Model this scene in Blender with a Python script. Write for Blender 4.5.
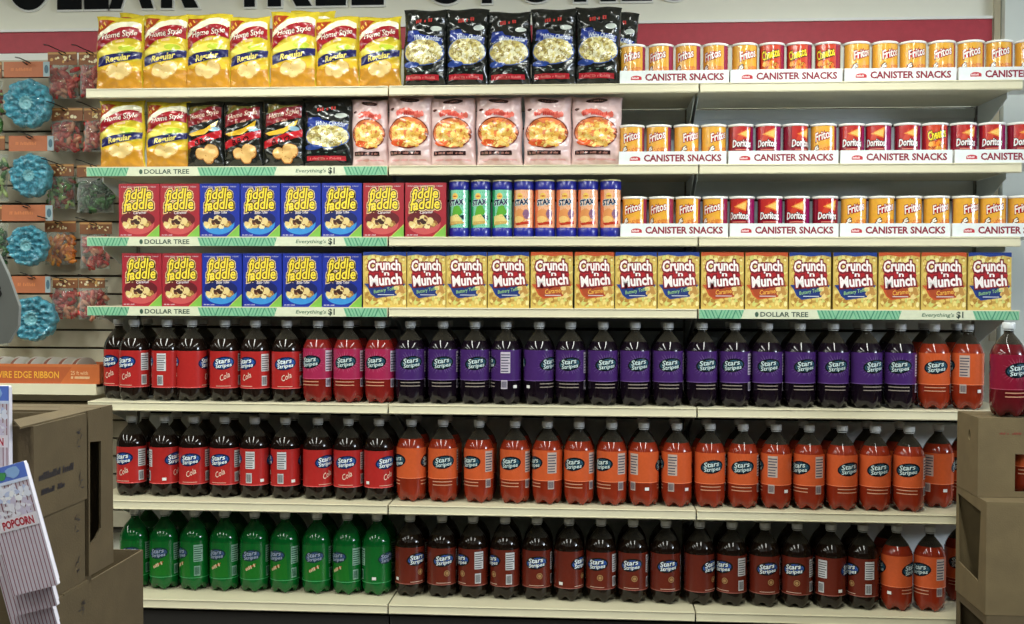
import bpy, bmesh, math, random
from mathutils import Vector, Matrix
from mathutils.geometry import tessellate_polygon
for o in list(bpy.data.objects): bpy.data.objects.remove(o)
scn = bpy.context.scene
COL = scn.collection
PI = math.pi
# ------------------------------------------------------------------ camera
CX, CY, CZ, YAW, PIT, ROL, F = 0.8068, -4.3283, 1.43, 0.0722, 0.0230, 0.0033, 1100.0
fw = Vector((-math.sin(YAW)*math.cos(PIT), math.cos(YAW)*math.cos(PIT), -math.sin(PIT)))
rt0 = Vector((math.cos(YAW), math.sin(YAW), 0)); up0 = rt0.cross(fw)
rt = rt0*math.cos(ROL)+up0*math.sin(ROL); up = -rt0*math.sin(ROL)+up0*math.cos(ROL)
cam = bpy.data.objects.new('camera', bpy.data.cameras.new('camera')); COL.objects.link(cam)
m = Matrix((rt, up, -fw)).transposed().to_4x4(); m.translation = Vector((CX, CY, CZ)); cam.matrix_world = m
cam.data.sensor_width = 36; cam.data.lens = 36*F/1024; cam.data.clip_start = .05
scn.camera = cam
scn.view_settings.view_transform = 'Standard'; scn.view_settings.look = 'None'
scn.view_settings.gamma = 1; scn.view_settings.use_curve_mapping = False
scn.view_settings.exposure = -0.12
# ------------------------------------------------------------------ light
w = bpy.data.worlds.new('world'); scn.world = w; w.use_nodes = True
w.node_tree.nodes['Background'].inputs[0].default_value = (.86, .95, 1, 1)
w.node_tree.nodes['Background'].inputs[1].default_value = .035
CEIL = 3.05
TUBES = [(x, y, e, L) for (y, L, e) in ((-2.1, 3.2, 80), (-7.0, 4.4, 17)) for x in (-4.4, -2.4, -.4, 1.7)]  # tubes out of view, assumed from streaks reflected on the bottles
for i, (x, y, e, L) in enumerate(TUBES):
    l = bpy.data.lights.new('fluorescent_tube', 'AREA'); l.shape = 'RECTANGLE'; l.size = .18; l.size_y = L
    l.energy = e; l.color = (.96, 1, .92)
    o = bpy.data.objects.new('fluorescent_tube', l); COL.objects.link(o); o.location = (x, y, CEIL-.09)
l = bpy.data.lights.new('assumed_side_daylight', 'AREA'); l.shape = 'RECTANGLE'; l.size = .9; l.size_y = 2.0; l.energy = 210; l.color = (.80, .90, 1)  # added area light for canister highlights; window assumed, none built
o = bpy.data.objects.new('assumed_side_daylight', l); COL.objects.link(o); o.location = (6.9, -3.2, 2.45); o.rotation_euler = (0, PI/2, 0)
def pt(px, py, Y):                       # the point at depth Y on the sight line of a pixel
    d = fw*F + rt*(px-512) - up*(py-312)
    t = (Y-CY)/d.y
    return CX+d.x*t, CZ+d.z*t
def atx(px, py, Y): return pt(px, py, Y)[0]
def onx(px, py, X):                      # the point on the plane x = X on the sight line of a pixel: (Y, Z)
    d = fw*F + rt*(px-512) - up*(py-312)
    t = (X-CX)/d.x
    return CY+d.y*t, CZ+d.z*t
# ------------------------------------------------------------------ colours, materials
def lin(c):
    return tuple(((v/255)/12.92 if v/255 <= .04045 else ((v/255+.055)/1.055)**2.4) for v in c)+(1,)
MATS = {}
def pmat(name, col=None, rough=.5, spec=.5, metal=0, coat=0, noise=0, nscale=20, bump=0, bscale=60, attr=False, trans=0, sss=0):
    if name in MATS: return MATS[name]
    mt = bpy.data.materials.new(name); mt.use_nodes = True; nt = mt.node_tree; b = nt.nodes['Principled BSDF']
    b.inputs['Roughness'].default_value = rough; b.inputs['Metallic'].default_value = metal
    b.inputs['Specular IOR Level'].default_value = spec; b.inputs['Coat Weight'].default_value = coat
    b.inputs['Coat Roughness'].default_value = .06
    b.inputs['Transmission Weight'].default_value = trans
    if attr:
        a = nt.nodes.new('ShaderNodeAttribute'); a.attribute_name = 'Col'; src = a.outputs['Color']
    else:
        r = nt.nodes.new('ShaderNodeRGB'); r.outputs[0].default_value = lin(col); src = r.outputs[0]
    tc = nt.nodes.new('ShaderNodeTexCoord')
    if noise:
        n = nt.nodes.new('ShaderNodeTexNoise'); n.inputs['Scale'].default_value = nscale; n.inputs['Detail'].default_value = 5
        nt.links.new(tc.outputs['Object'], n.inputs['Vector'])
        mr = nt.nodes.new('ShaderNodeMapRange'); mr.inputs['From Min'].default_value = .3; mr.inputs['From Max'].default_value = .7
        mr.inputs['To Min'].default_value = 1-noise; mr.inputs['To Max'].default_value = 1+noise*.6
        nt.links.new(n.outputs['Fac'], mr.inputs['Value'])
        mx = nt.nodes.new('ShaderNodeVectorMath'); mx.operation = 'SCALE'
        nt.links.new(src, mx.inputs[0]); nt.links.new(mr.outputs[0], mx.inputs['Scale']); src = mx.outputs[0]
    nt.links.new(src, b.inputs['Base Color'])
    if bump:
        n2 = nt.nodes.new('ShaderNodeTexNoise'); n2.inputs['Scale'].default_value = bscale; n2.inputs['Detail'].default_value = 3
        nt.links.new(tc.outputs['Object'], n2.inputs['Vector'])
        bp = nt.nodes.new('ShaderNodeBump'); bp.inputs['Strength'].default_value = bump; bp.inputs['Distance'].default_value = .01
        nt.links.new(n2.outputs['Fac'], bp.inputs['Height']); nt.links.new(bp.outputs[0], b.inputs['Normal'])
    MATS[name] = mt; return mt
M_CARD = pmat('printed_carton', rough=.38, attr=True, noise=.05, nscale=60)
M_FOIL = pmat('printed_foil', rough=.24, attr=True, coat=.5, noise=.06, nscale=40, bump=.35, bscale=28)
M_LABEL = pmat('printed_label', rough=.22, attr=True, noise=.06, nscale=80)
M_CANP = pmat('printed_can', rough=.16, attr=True, coat=.6, noise=.05, nscale=80)
M_PAPER = pmat('printed_paper', rough=.6, attr=True, noise=.05, nscale=60)
M_SHELF = pmat('cream_enamel', (220, 213, 184), rough=.35, noise=.04, nscale=8)
M_BACK = pmat('pale_grey_panel', (232, 240, 242), rough=.5, noise=.05, nscale=6)
M_POST = pmat('grey_steel', (150, 152, 150), rough=.4, metal=.4)
M_KICK = pmat('dark_kick_plate', (34, 32, 30), rough=.6)
M_WALL = pmat('wall_paint', (236, 235, 220), rough=.7, noise=.03, nscale=5)
M_WALLR = pmat('side_wall_paint', (216, 222, 216), rough=.7, noise=.03, nscale=5)
M_RED = pmat('maroon_paint', (176, 54, 68), rough=.55, noise=.1, nscale=30)
M_TRIM = pmat('pale_trim', (214, 206, 184), rough=.5)
M_BLACK = pmat('black_letter', (16, 18, 20), rough=.8, spec=.15)
M_WHITE = pmat('white_letter_edge', (235, 235, 230), rough=.5)
M_SLAT = pmat('slat_board', (188, 180, 158), rough=.6, noise=.1, nscale=12)
M_GROOVE = pmat('slat_groove', (60, 56, 48), rough=.7)
M_CBOARD = pmat('cardboard', (112, 96, 66), rough=.85, noise=.12, nscale=14, bump=.1, bscale=200)
M_CBOARD2 = pmat('brown_cardboard', (92, 78, 54), rough=.85, noise=.14, nscale=12, bump=.1, bscale=200)
M_CBIN = pmat('cardboard_inside', (108, 86, 56), rough=.9, noise=.1, nscale=14)
M_CAP = pmat('white_plastic_cap', (214, 218, 220), rough=.35, bump=.1, bscale=300)
M_LID = pmat('white_canister_lid', (240, 240, 235), rough=.35)
M_HOOK = pmat('black_hook', (24, 22, 20), rough=.35, metal=.5)
M_FLOOR = pmat('vinyl_floor', (92, 84, 70), rough=.35, noise=.1, nscale=6)
M_CEILING = pmat('ceiling_tile', (225, 225, 220), rough=.9, noise=.05, nscale=30)
M_GREY = pmat('grey_board', (120, 122, 118), rough=.6, noise=.05, nscale=20)
def clearmat(name, tint, amount, rough=.08):
    mt = bpy.data.materials.new(name); mt.use_nodes = True; nt = mt.node_tree; nt.nodes.clear()
    out = nt.nodes.new('ShaderNodeOutputMaterial'); tr = nt.nodes.new('ShaderNodeBsdfTransparent'); gl = nt.nodes.new('ShaderNodeBsdfPrincipled')
    tr.inputs[0].default_value = lin(tint); gl.inputs['Base Color'].default_value = lin(tint); gl.inputs['Roughness'].default_value = rough
    gl.inputs['Specular IOR Level'].default_value = .8
    mx = nt.nodes.new('ShaderNodeMixShader'); fr = nt.nodes.new('ShaderNodeLayerWeight'); fr.inputs[0].default_value = .35
    mr = nt.nodes.new('ShaderNodeMapRange'); mr.inputs['To Min'].default_value = amount; mr.inputs['To Max'].default_value = min(1, amount+.6)
    nt.links.new(fr.outputs['Facing'], mr.inputs['Value']); nt.links.new(mr.outputs[0], mx.inputs[0])
    nt.links.new(tr.outputs[0], mx.inputs[1]); nt.links.new(gl.outputs[0], mx.inputs[2]); nt.links.new(mx.outputs[0], out.inputs[0])
    return mt
M_NECK = clearmat('clear_bottle_neck', (104, 98, 86), .12, .05)
M_BAGFILM = clearmat('clear_bag_film', (235, 238, 235), .05, .12)
def liquid(name, col, rough=.05):
    return pmat(name, col, rough=rough, spec=.3, coat=.22, noise=.25, nscale=14)
LIQ = {'cola': liquid('cola_in_bottle', (26, 16, 12)), 'pink': liquid('red_soda_in_bottle', (122, 30, 26)),
       'grape': liquid('grape_soda_in_bottle', (20, 12, 22)), 'orange': liquid('orange_soda_in_bottle', (134, 42, 22)),
       'green': liquid('green_soda_in_bottle', (6, 88, 34)), 'root': liquid('root_beer_in_bottle', (26, 16, 10)),
       'punch': liquid('punch_in_bottle', (92, 20, 26))}
# ------------------------------------------------------------------ object helpers
def link(name, me, parent=None):
    o = bpy.data.objects.new(name, me); COL.objects.link(o)
    if parent: o.parent = parent
    return o
def empty(name, loc, rz=0):
    o = bpy.data.objects.new(name, None); COL.objects.link(o); o.location = loc; o.rotation_euler = (0, 0, rz); o.empty_display_size = .05
    return o
def tag(o, label=None, cat=None, group=None, kind=None):
    if label: o['label'] = label
    if cat: o['category'] = cat
    if group: o['group'] = group
    if kind: o['kind'] = kind
    return o
class MB:                                # collects vertices, faces, materials and face colours of one mesh
    def __init__(s): s.v = []; s.f = []; s.m = []; s.c = []; s.sm = []
    def add(s, vs, fs, mat=0, col=(1, 1, 1, 1), smooth=False):
        k = len(s.v); s.v += [tuple(q) for q in vs]
        for f in fs: s.f.append(tuple(k+i for i in f)); s.m.append(mat); s.c.append(col); s.sm.append(smooth)
    def box(s, a, b, mat=0, col=(1, 1, 1, 1), bev=0):
        x0, y0, z0 = a; x1, y1, z1 = b
        if bev:
            bm = bmesh.new(); bmesh.ops.create_cube(bm, size=1)
            for v in bm.verts: v.co = Vector(((x0+x1)/2+v.co.x*(x1-x0), (y0+y1)/2+v.co.y*(y1-y0), (z0+z1)/2+v.co.z*(z1-z0)))
            bmesh.ops.bevel(bm, geom=bm.edges[:], offset=bev, segments=2, affect='EDGES', profile=.5)
            bm.verts.index_update(); s.add([v.co[:] for v in bm.verts], [[v.index for v in f.verts] for f in bm.faces], mat, col); bm.free(); return
        s.add([(x0, y0, z0), (x1, y0, z0), (x1, y1, z0), (x0, y1, z0), (x0, y0, z1), (x1, y0, z1), (x1, y1, z1), (x0, y1, z1)],
              [(0, 3, 2, 1), (4, 5, 6, 7), (0, 1, 5, 4), (1, 2, 6, 5), (2, 3, 7, 6), (3, 0, 4, 7)], mat, col)
    def prism(s, loops, fn, th, mat=0, col=(1, 1, 1, 1)):      # 2D loops (first outer, rest holes) made th thick; fn(u,v,t)->xyz
        tri = tessellate_polygon([[Vector((p[0], p[1], 0)) for p in L] for L in loops])
        flat = [p for L in loops for p in L]; n = len(flat)
        vs = [fn(p[0], p[1], 0) for p in flat]+[fn(p[0], p[1], th) for p in flat]
        fs = [tuple(t) for t in tri]+[tuple(i+n for i in reversed(t)) for t in tri]; k = 0
        for L in loops:
            for i in range(len(L)):
                a = k+i; b = k+(i+1) % len(L); fs.append((a, b, b+n, a+n))
            k += len(L)
        s.add(vs, fs, mat, col)
    def lathe(s, prof, n=32, mat=0, col=(1, 1, 1, 1), mod=None, cap=True, smooth=True):
        vs = []
        for j, (r, z) in enumerate(prof):
            for i in range(n):
                a = 2*PI*i/n; rr, zz = (mod(r, z, a, j) if mod else (r, z)); vs.append((rr*math.cos(a), rr*math.sin(a), zz))
        fs = [(j*n+i, j*n+(i+1) % n, (j+1)*n+(i+1) % n, (j+1)*n+i) for j in range(len(prof)-1) for i in range(n)]
        s.add(vs, fs, mat, col, smooth)
        if cap:
            s.add(vs[:n], [tuple(reversed(range(n)))], mat, col); s.add(vs[-n:], [tuple(range(n))], mat, col)
    def tube(s, pts, r, n=8, mat=0, col=(1, 1, 1, 1)):
        vs = []; P = [Vector(p) for p in pts]
        for i, p in enumerate(P):
            d = (P[min(i+1, len(P)-1)]-P[max(i-1, 0)]).normalized(); a = d.orthogonal().normalized(); b = d.cross(a)
            for k in range(n): vs.append(p+(a*math.cos(2*PI*k/n)+b*math.sin(2*PI*k/n))*r)
        fs = [(j*n+i, j*n+(i+1) % n, (j+1)*n+(i+1) % n, (j+1)*n+i) for j in range(len(P)-1) for i in range(n)]
        fs += [tuple(reversed(range(n))), tuple(range((len(P)-1)*n, len(P)*n))]
        s.add(vs, fs, mat, col, True)
    def art(s, A, fn, mat=0):            # lay flat print on a surface: fn(u, v, off) -> xyz
        for (vs, fs, col, layer) in A.items:
            s.add([fn(u, v, layer*A.step) for (u, v) in vs], fs, mat, col, A.smooth)
    def mesh(s, name, mats):
        me = bpy.data.meshes.new(name); me.from_pydata(s.v, [], s.f)
        for mt in (mats if isinstance(mats, (list, tuple)) else [mats]): me.materials.append(mt)
        me.polygons.foreach_set('material_index', s.m); me.polygons.foreach_set('use_smooth', s.sm)
        ca = me.color_attributes.new('Col', 'FLOAT_COLOR', 'CORNER'); buf = []
        for f, c in zip(s.f, s.c): buf += list(c)*len(f)
        ca.data.foreach_set('color', buf); me.update(); return me
    def build(s, name, mats, parent=None): return link(name, s.mesh(name, mats), parent)
# ------------------------------------------------------------------ flat print (lettering and shapes)
_tc = {}
def glyphs(txt, bold, shear, res=2):
    k = (txt, bold, shear, res)
    if k not in _tc:
        cu = bpy.data.curves.new('t', 'FONT'); cu.body = txt; cu.size = 1; cu.offset = bold; cu.shear = shear; cu.resolution_u = res
        cu.fill_mode = 'FRONT'; o = bpy.data.objects.new('t', cu); COL.objects.link(o)
        me = o.to_mesh(); me.calc_loop_triangles()
        vs = [(v.co.x, v.co.y) for v in me.vertices]; fs = [tuple(t.vertices) for t in me.loop_triangles]
        o.to_mesh_clear(); bpy.data.objects.remove(o); bpy.data.curves.remove(cu); _tc[k] = (vs, fs)
    return _tc[k]
class Art:
    def __init__(s, W, H, L=1e9, step=.0003, smooth=False): s.W = W; s.H = H; s.L = L; s.step = step; s.items = []; s.smooth = smooth
    def _put(s, vs, fs, col, layer):
        vs = list(vs); L2 = s.L*s.L; todo = [tuple(f) for f in fs]; done = []
        if s.L < 1e8:
            while todo:
                f = todo.pop(); e = [((vs[f[i]][0]-vs[f[(i+1) % 3]][0])**2+(vs[f[i]][1]-vs[f[(i+1) % 3]][1])**2, i) for i in range(3)]
                q, i = max(e)
                if q <= L2: done.append(f); continue
                a, b, c = f[i], f[(i+1) % 3], f[(i+2) % 3]; vs.append(((vs[a][0]+vs[b][0])/2, (vs[a][1]+vs[b][1])/2)); k = len(vs)-1
                todo += [(a, k, c), (k, b, c)]
        else: done = todo
        s.items.append((vs, done, lin(col), layer))
    def poly(s, pts, col, layer=1):
        P = [(x*s.W, y*s.H) for x, y in pts]; t = tessellate_polygon([[Vector((x, y, 0)) for x, y in P]])
        fs = []
        for a, b, c in t:
            ar = (P[b][0]-P[a][0])*(P[c][1]-P[a][1])-(P[c][0]-P[a][0])*(P[b][1]-P[a][1]); fs.append((a, b, c) if ar > 0 else (a, c, b))
        s._put(P, fs, col, layer)
    def rect(s, x0, y0, x1, y1, col, layer=1): s.poly([(x0, y0), (x1, y0), (x1, y1), (x0, y1)], col, layer)
    def ell(s, cx, cy, rx, ry, col, layer=1, n=20, wob=0, seed=0, rot=0):
        R = random.Random(seed); pts = []
        for i in range(n):
            a = 2*PI*i/n; k = 1+(R.random()-.5)*2*wob; x = rx*s.W*k*math.cos(a); y = ry*s.H*k*math.sin(a)
            pts.append((cx+(x*math.cos(rot)-y*math.sin(rot))/s.W, cy+(x*math.sin(rot)+y*math.cos(rot))/s.H))
        s.poly(pts, col, layer)
    def blobs(s, cx, cy, rx, ry, n, size, cols, layer=1, seed=1):
        R = random.Random(seed); pts = []; layer0 = layer
        for k in range(n):
            a = R.random()*2*PI; q = math.sqrt(R.random()); x = cx+rx*q*math.cos(a); y = cy+ry*q*math.sin(a); z = size*(.6+.7*R.random())
            s.ell(x, y, z/s.W, z*(.6+.5*R.random())/s.H, R.choice(cols), layer+.4*k/n, 7, .3, R.random(), R.random()*3)
    def text(s, txt, x0, y0, x1, y1, col, layer=1, bold=0, shear=0, rot=0, edge=(), arch=0):
        vs, fs = glyphs(txt, bold, shear)
        v0, _ = glyphs(txt, 0, shear); xs = [v[0] for v in v0]; ys = [v[1] for v in v0]
        ax, bx, ay, by = min(xs), max(xs), min(ys), max(ys); kx = (x1-x0)*s.W/(bx-ax); ky = (y1-y0)*s.H/(by-ay)
        mx = (x0+x1)/2*s.W; my = (y0+y1)/2*s.H
        def place(vs):
            out = []
            for x, y in vs:
                px = (x-(ax+bx)/2)*kx; py = (y-(ay+by)/2)*ky
                if arch: py += arch*s.H*(1-(px/((x1-x0)*s.W/2))**2)
                out.append((mx+px*math.cos(rot)-py*math.sin(rot), my+px*math.sin(rot)+py*math.cos(rot)))
            return out
        for i, (e, ecol) in enumerate(edge):
            ev, ef = glyphs(txt, bold+e, shear); s._put(place(ev), ef, ecol, layer-.6+.3*i)
        s._put(place(vs), fs, col, layer)
    def scrib(s, x0, y0, x1, y1, col, layer=1, rot=0, seed=0):
        R = random.Random(seed+int(x0*97)); x = x0; mx, my = (x0+x1)/2, (y0+y1)/2
        hgt = (y1-y0)*s.H; stp = hgt*.55/s.W
        while x < x1-stp:
            if R.random() < .86:
                t = R.choice((.7, 1, 1)); P = [(x, y0), (x+stp*.7, y0), (x+stp*.7+stp*.2, y0+(y1-y0)*t), (x+stp*.15, y0+(y1-y0)*t)]
                Q = []
                for a, b_ in P:
                    a = (a-mx)*s.W; b_ = (b_-my)*s.H; Q.append((mx+(a*math.cos(rot)-b_*math.sin(rot))/s.W, my+(a*math.sin(rot)+b_*math.cos(rot))/s.H))
                s.poly(Q, col, layer)
            x += stp
    def band(s, top, bot, col, layer=1): s.poly(list(bot)+list(reversed(top)), col, layer)
def ordn(i): return ['first', 'second', 'third', 'fourth', 'fifth', 'sixth', 'seventh', 'eighth', 'ninth', 'tenth', 'eleventh', 'twelfth',
                     'thirteenth', 'fourteenth', 'fifteenth', 'sixteenth', 'seventeenth'][i]
# ------------------------------------------------------------------ building shell
YB = .50                                  # back panels of the shelving
YW = .62                                  # the wall
ZS = [z+CZ for z in (.7929, .4778, .1961, -.0850, -.4718, -.8737, -1.2742)]   # shelf tops S1..S7
def struct(name, mb, mats): return tag(mb.build(name, mats), kind='structure')
b = MB(); b.box((-6, -10.5, -.05), (7, YW+.1, 0)); struct('floor', b, M_FLOOR)
b = MB(); b.box((-6, -10.5, CEIL), (7, YW+.1, CEIL+.05)); ceiling = struct('ceiling', b, M_CEILING)
xr, zt = pt(1000, 10, YW); _, zband0 = pt(640, 18.5, YW-.02); _, zband1 = pt(640, 44, YW-.02)
zb0 = pt(50, 32, YW-.02)[1]; zb1 = pt(50, 52.5, YW-.02)[1]
b = MB(); b.box((-5, YW, 0), (xr, YW+.1, CEIL)); struct('wall_back', b, M_WALL)
b = MB(); b.box((xr, YW-.06, 0), (7, YW+.1, CEIL)); struct('wall_right', b, M_WALLR)
xe = atx(992, 30, YW-.02)
b = MB(); b.box((-5, YW-.02, zb1), (xe, YW, zb0)); struct('trim_1', b, M_RED)
b = MB(); b.box((-5, YW-.03, zb0), (xe+.0, YW, zb0+.012)); b.box((-5, YW-.025, zb1-.045), (-1.26, YW, zb1-.004)); struct('trim_2', b, M_WHITE)
b = MB(); b.box((xe+.01, YW-.02, 1.2), (xr-.004, YW, CEIL)); struct('trim_3', b, M_TRIM)
# store name over the shelves: every letter hangs on the wall by itself
LET = [('D', -62, -8), ('O', 6, 48), ('L', 56, 80), ('L', 83, 107), ('A', 108, 152), ('R', 160, 197), ('T', 231, 266), ('R', 267, 311), ('E', 315, 345), ('E', 351, 383),
       ('S', 430, 463), ('T', 470, 503), ('O', 513, 560), ('R', 574, 616), ('E', 622, 652), ('S', 658, 692)]
zl0 = pt(300, 5.0, YW-.03)[1]; word = {0: 'DOLLAR', 6: 'TREE', 10: 'STORES'}; wd = ''; k = 0
for i, (ch, x0, x1) in enumerate(LET):
    if i in word: wd = word[i]; k = 0
    X0 = atx(x0, 5, YW-.03); X1 = atx(x1, 5, YW-.03)
    t = empty('sign_letter', (X0, YW, zl0))
    tag(t, 'black letter %s with white edge, %s letter of %s on the wall' % (ch, ordn(k), {'DOLLAR': 'the left word', 'TREE': 'the middle word', 'STORES': 'the right word'}[wd]), 'letter', 'store name letters on the wall')
    for nm, bold, th, mt in (('edge', .075, .012, M_WHITE), ('face', .05, .02, M_BLACK)):
        vs, fs = glyphs(ch, bold, 0, 8); v0 = glyphs(ch, .05, 0, 8)[0]; ax = min(v[0] for v in v0); bx = max(v[0] for v in v0); ay = min(v[1] for v in v0); by = max(v[1] for v in v0)
        mb = MB(); f2 = lambda x, y, t: ((x-ax)/(bx-ax)*(X1-X0), -t, (y-ay)/(by-ay)*.27)
        n = len(vs); edges = {}
        for f in fs:
            for q in range(3):
                e = (f[q], f[(q+1) % 3]); edges[e] = 1
        mb.add([f2(x, y, th) for x, y in vs]+[f2(x, y, 0) for x, y in vs], list(fs)+[(a, c, c+n, a+n) for (a, c) in edges if (c, a) not in edges])
        mb.build(nm, mt, t)
    k += 1
# ceiling lamps, assumed and out of view, housing the tubes
for i, (x, y, e_, L_) in enumerate(TUBES):
    t = empty('ceiling_lamp', (x, y, CEIL)); tag(t, 'long fluorescent ceiling lamp, %s from the left, %s row' % (ordn(i % 4), ('near', 'far')[i//4]), 'lamp', 'ceiling lamps')
    b = MB(); b.box((-.12, -L_/2, -.07), (.12, L_/2, 0), bev=.01); b.build('housing', M_WHITE, t)
# ------------------------------------------------------------------ shelving
STRIPES = {(0, 1), (0, 2), (0, 3), (2, 3)}
def strip_art(Wd):
    A = Art(Wd, .034); A.rect(0, 0, 1, 1, (214, 218, 190), 0)
    G = [(132, 188, 150), (88, 160, 124), (60, 132, 104)]
    for x0, x1 in ((0, .145), (.37, .64), (.855, 1)):
        A.rect(x0, 0, x1, 1, G[0], .5)
        n = int((x1-x0)/.011)
        for i in range(n):
            a = x0+.004+i*.011; d = .012 if (i//5) % 2 else -.012
            A.poly([(max(x0, min(x1, a+max(0, -d))), 0), (max(x0, min(x1, a+.004+max(0, -d))), 0), (max(x0, min(x1, a+.004+d+max(0, -d))), 1), (max(x0, min(x1, a+d+max(0, -d))), 1)], G[1+i % 2], 1)
    for c in (.145, .37, .64, .855):
        A.poly([(c-.012, 0), (c+.012, 0), (c+.002, 1), (c-.002, 1)], (214, 218, 190), 1.5)
    A.ell(.183, .5, .006, .3, (60, 90, 70), 2, 10)
    A.text('DOLLAR TREE', .195, .25, .345, .78, (52, 74, 58), 2, bold=.02)
    A.text("Everything's", .70, .22, .80, .76, (70, 110, 84), 2, bold=.01, shear=.2)
    A.text("$1", .808, .12, .828, .9, (30, 50, 40), 2, bold=.03)
    return A
def perforated():
    mt = pmat('perforated_shelf_top', (206, 198, 168), rough=.45, noise=.05, nscale=8); nt = mt.node_tree
    tc = nt.nodes.new('ShaderNodeTexCoord'); vo = nt.nodes.new('ShaderNodeTexVoronoi'); vo.inputs['Randomness'].default_value = 0; vo.inputs['Scale'].default_value = 60
    nt.links.new(tc.outputs['Object'], vo.inputs['Vector'])
    cr = nt.nodes.new('ShaderNodeMath'); cr.operation = 'GREATER_THAN'; cr.inputs[1].default_value = .3; nt.links.new(vo.outputs['Distance'], cr.inputs[0])
    b = nt.nodes['Principled BSDF']; src = b.inputs['Base Color'].links[0].from_socket
    mx = nt.nodes.new('ShaderNodeVectorMath'); mx.operation = 'SCALE'; ma = nt.nodes.new('ShaderNodeMapRange'); ma.inputs['To Min'].default_value = .25; ma.inputs['To Max'].default_value = 1
    nt.links.new(cr.outputs[0], ma.inputs['Value']); nt.links.new(src, mx.inputs[0]); nt.links.new(ma.outputs[0], mx.inputs['Scale']); nt.links.new(mx.outputs[0], b.inputs['Base Color'])
    return mt
M_PERF = perforated()
SECL = ['left shelving bay with chips and cola, green printed shelf strips', 'middle shelving bay with cream shelf edges and popcorn bags on top',
        'right shelving bay with snack canisters above orange soda']
for s in range(3):
    x0 = -1.235 if s == 0 else 1.22*(s-1)+.003; x1 = 1.22*s-.003
    g = empty('shelving_bay', ((x0+x1)/2, YB, 0)); ox = (x0+x1)/2
    tag(g, SECL[s], 'shelving', 'shelving bays')
    W2 = (x1-x0)/2
    # back panels between slots
    zz = [.1]+[ZS[6-j]-.10 for j in range(1, 7)]+[ZS[0]-.02]
    for a in range(len(zz)-1):
        mb = MB(); mb.box((-W2+.012, -.002, zz[a]+.006), (W2-.012, .012, zz[a+1]-.006)); mb.build('back_panel', M_BACK, g)
        mb = MB(); mb.box((-W2+.012, -.012, zz[a+1]-.05), (W2-.012, -.003, zz[a+1]-.012)); mb.build('back_rail', M_BACK, g)
    mb = MB(); mb.box((-W2+.012, .013, .1), (W2-.012, .02, ZS[0]-.02)); mb.build('back_sheet', M_KICK, g)
    for sd in (-1, 1):
        mb = MB(); xx = sd*(W2-.006); mb.box((xx-.006, -.025, 0), (xx+.006, .04, ZS[0]-.01))
        for q in range(30):
            mb.box((xx-.0025, -.0262, .25+q*.066), (xx+.0025, -.0245, .285+q*.066), 1)
        mb.build('upright', [M_POST, M_KICK], g)
    mb = MB(); mb.box((-W2, -YB+.03, 0), (W2, -.03, ZS[6]-.055)); mb.build('kick_base', M_KICK, g)
    for k, z in enumerate(ZS):
        mb = MB(); z0 = z
        mb.box((-W2, -YB+.004, z-.022), (W2, -.016, z), 1 if k > 4 else 0)
        mb.box((-W2, -YB, z-.037), (W2, -YB+.004, z+.001))
        mb.box((-W2, -YB+.001, z-.037), (W2, -YB+.02, z-.034))
        sh = mb.build('shelf', [M_SHELF, M_PERF], g)
        if (s, k) in STRIPES:
            A = strip_art(2*W2-.004); mb = MB(); mb.art(A, lambda u, v, o: (-W2+.002+u, -YB-.0015-o, z-.0365+v)); mb.build('printed_price_strip', M_PAPER, sh)
        else:
            mb = MB(); mb.box((-W2+.001, -YB-.0035, z-.034), (W2-.001, -YB, z-.0315), bev=.001); mb.box((-W2+.001, -YB-.0035, z-.004), (W2-.001, -YB, z-.0015), bev=.001); mb.build('shelf_lip', M_SHELF, sh)
        if 0 < k < 6 or k == 0:
            for sd in (-1, 1):
                xx = sd*(W2-.003); mb = MB(); mb.prism([[(-.016, z-.024), (-.016, z-.15), (-.06, z-.15), (-.36, z-.045), (-.36, z-.024)]], lambda u, v, t: (xx-sd*.003*0-sd*t, u, v), .003); mb.build('bracket', M_BACK, sh)
# ------------------------------------------------------------------ soda bottles
BR, BH = .0605, .331
PROF = [(.030, .004), (.044, .001), (.052, .006), (.0575, .018), (.0600, .034), (.0605, .055), (.0605, .12), (.0605, .206), (.0598, .219), (.0565, .233), (.0505, .246), (.0455, .255), (.0452, .2555)]
NECK = [(.0456, .255), (.043, .259), (.0345, .271), (.027, .280), (.0215, .287), (.0170, .292), (.0160, .298), (.0160, .306), (.0165, .308)]
def feet(r, z, a, j):
    k = .5-.5*math.cos(5*a)
    if j < 5: q = [1, 1, .9, .5, .15][j]; return r*(1-.13*k*q), z+.015*k*q
    return r, z
body_mesh = {}
for kk, mt in LIQ.items():
    mb = MB(); mb.lathe(PROF, 40, mod=feet); body_mesh[kk] = mb.mesh('bottle_body', mt)
mb = MB(); mb.lathe(NECK, 24, cap=False); NECKM = mb.mesh('neck', M_NECK); NECKG = mb.mesh('neck', clearmat('green_bottle_neck', (30, 120, 60), .3, .05))
mb = MB(); mb.lathe([(.0165, .3035), (.0195, .3035), (.0195, .306), (.0165, .306)], 24); RINGM = mb.mesh('neck_ring', M_CAP)
mb = MB(); mb.lathe([(.0210, .3095), (.0215, .311), (.0215, .328), (.0205, .3305), (.018, .331)], 36, mod=lambda r, z, a, j: (r*(1+.012*math.cos(18*a)), z)); CAPM = mb.mesh('cap', M_CAP)
CIRC = 2*PI*(BR+.0006)
def wrap(z0):
    def fn(u, v, o):
        a = -PI/2+u/(BR+.0006); r = BR+.0006+o
        return (r*math.cos(a), r*math.sin(a), z0+v)
    return fn
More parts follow.
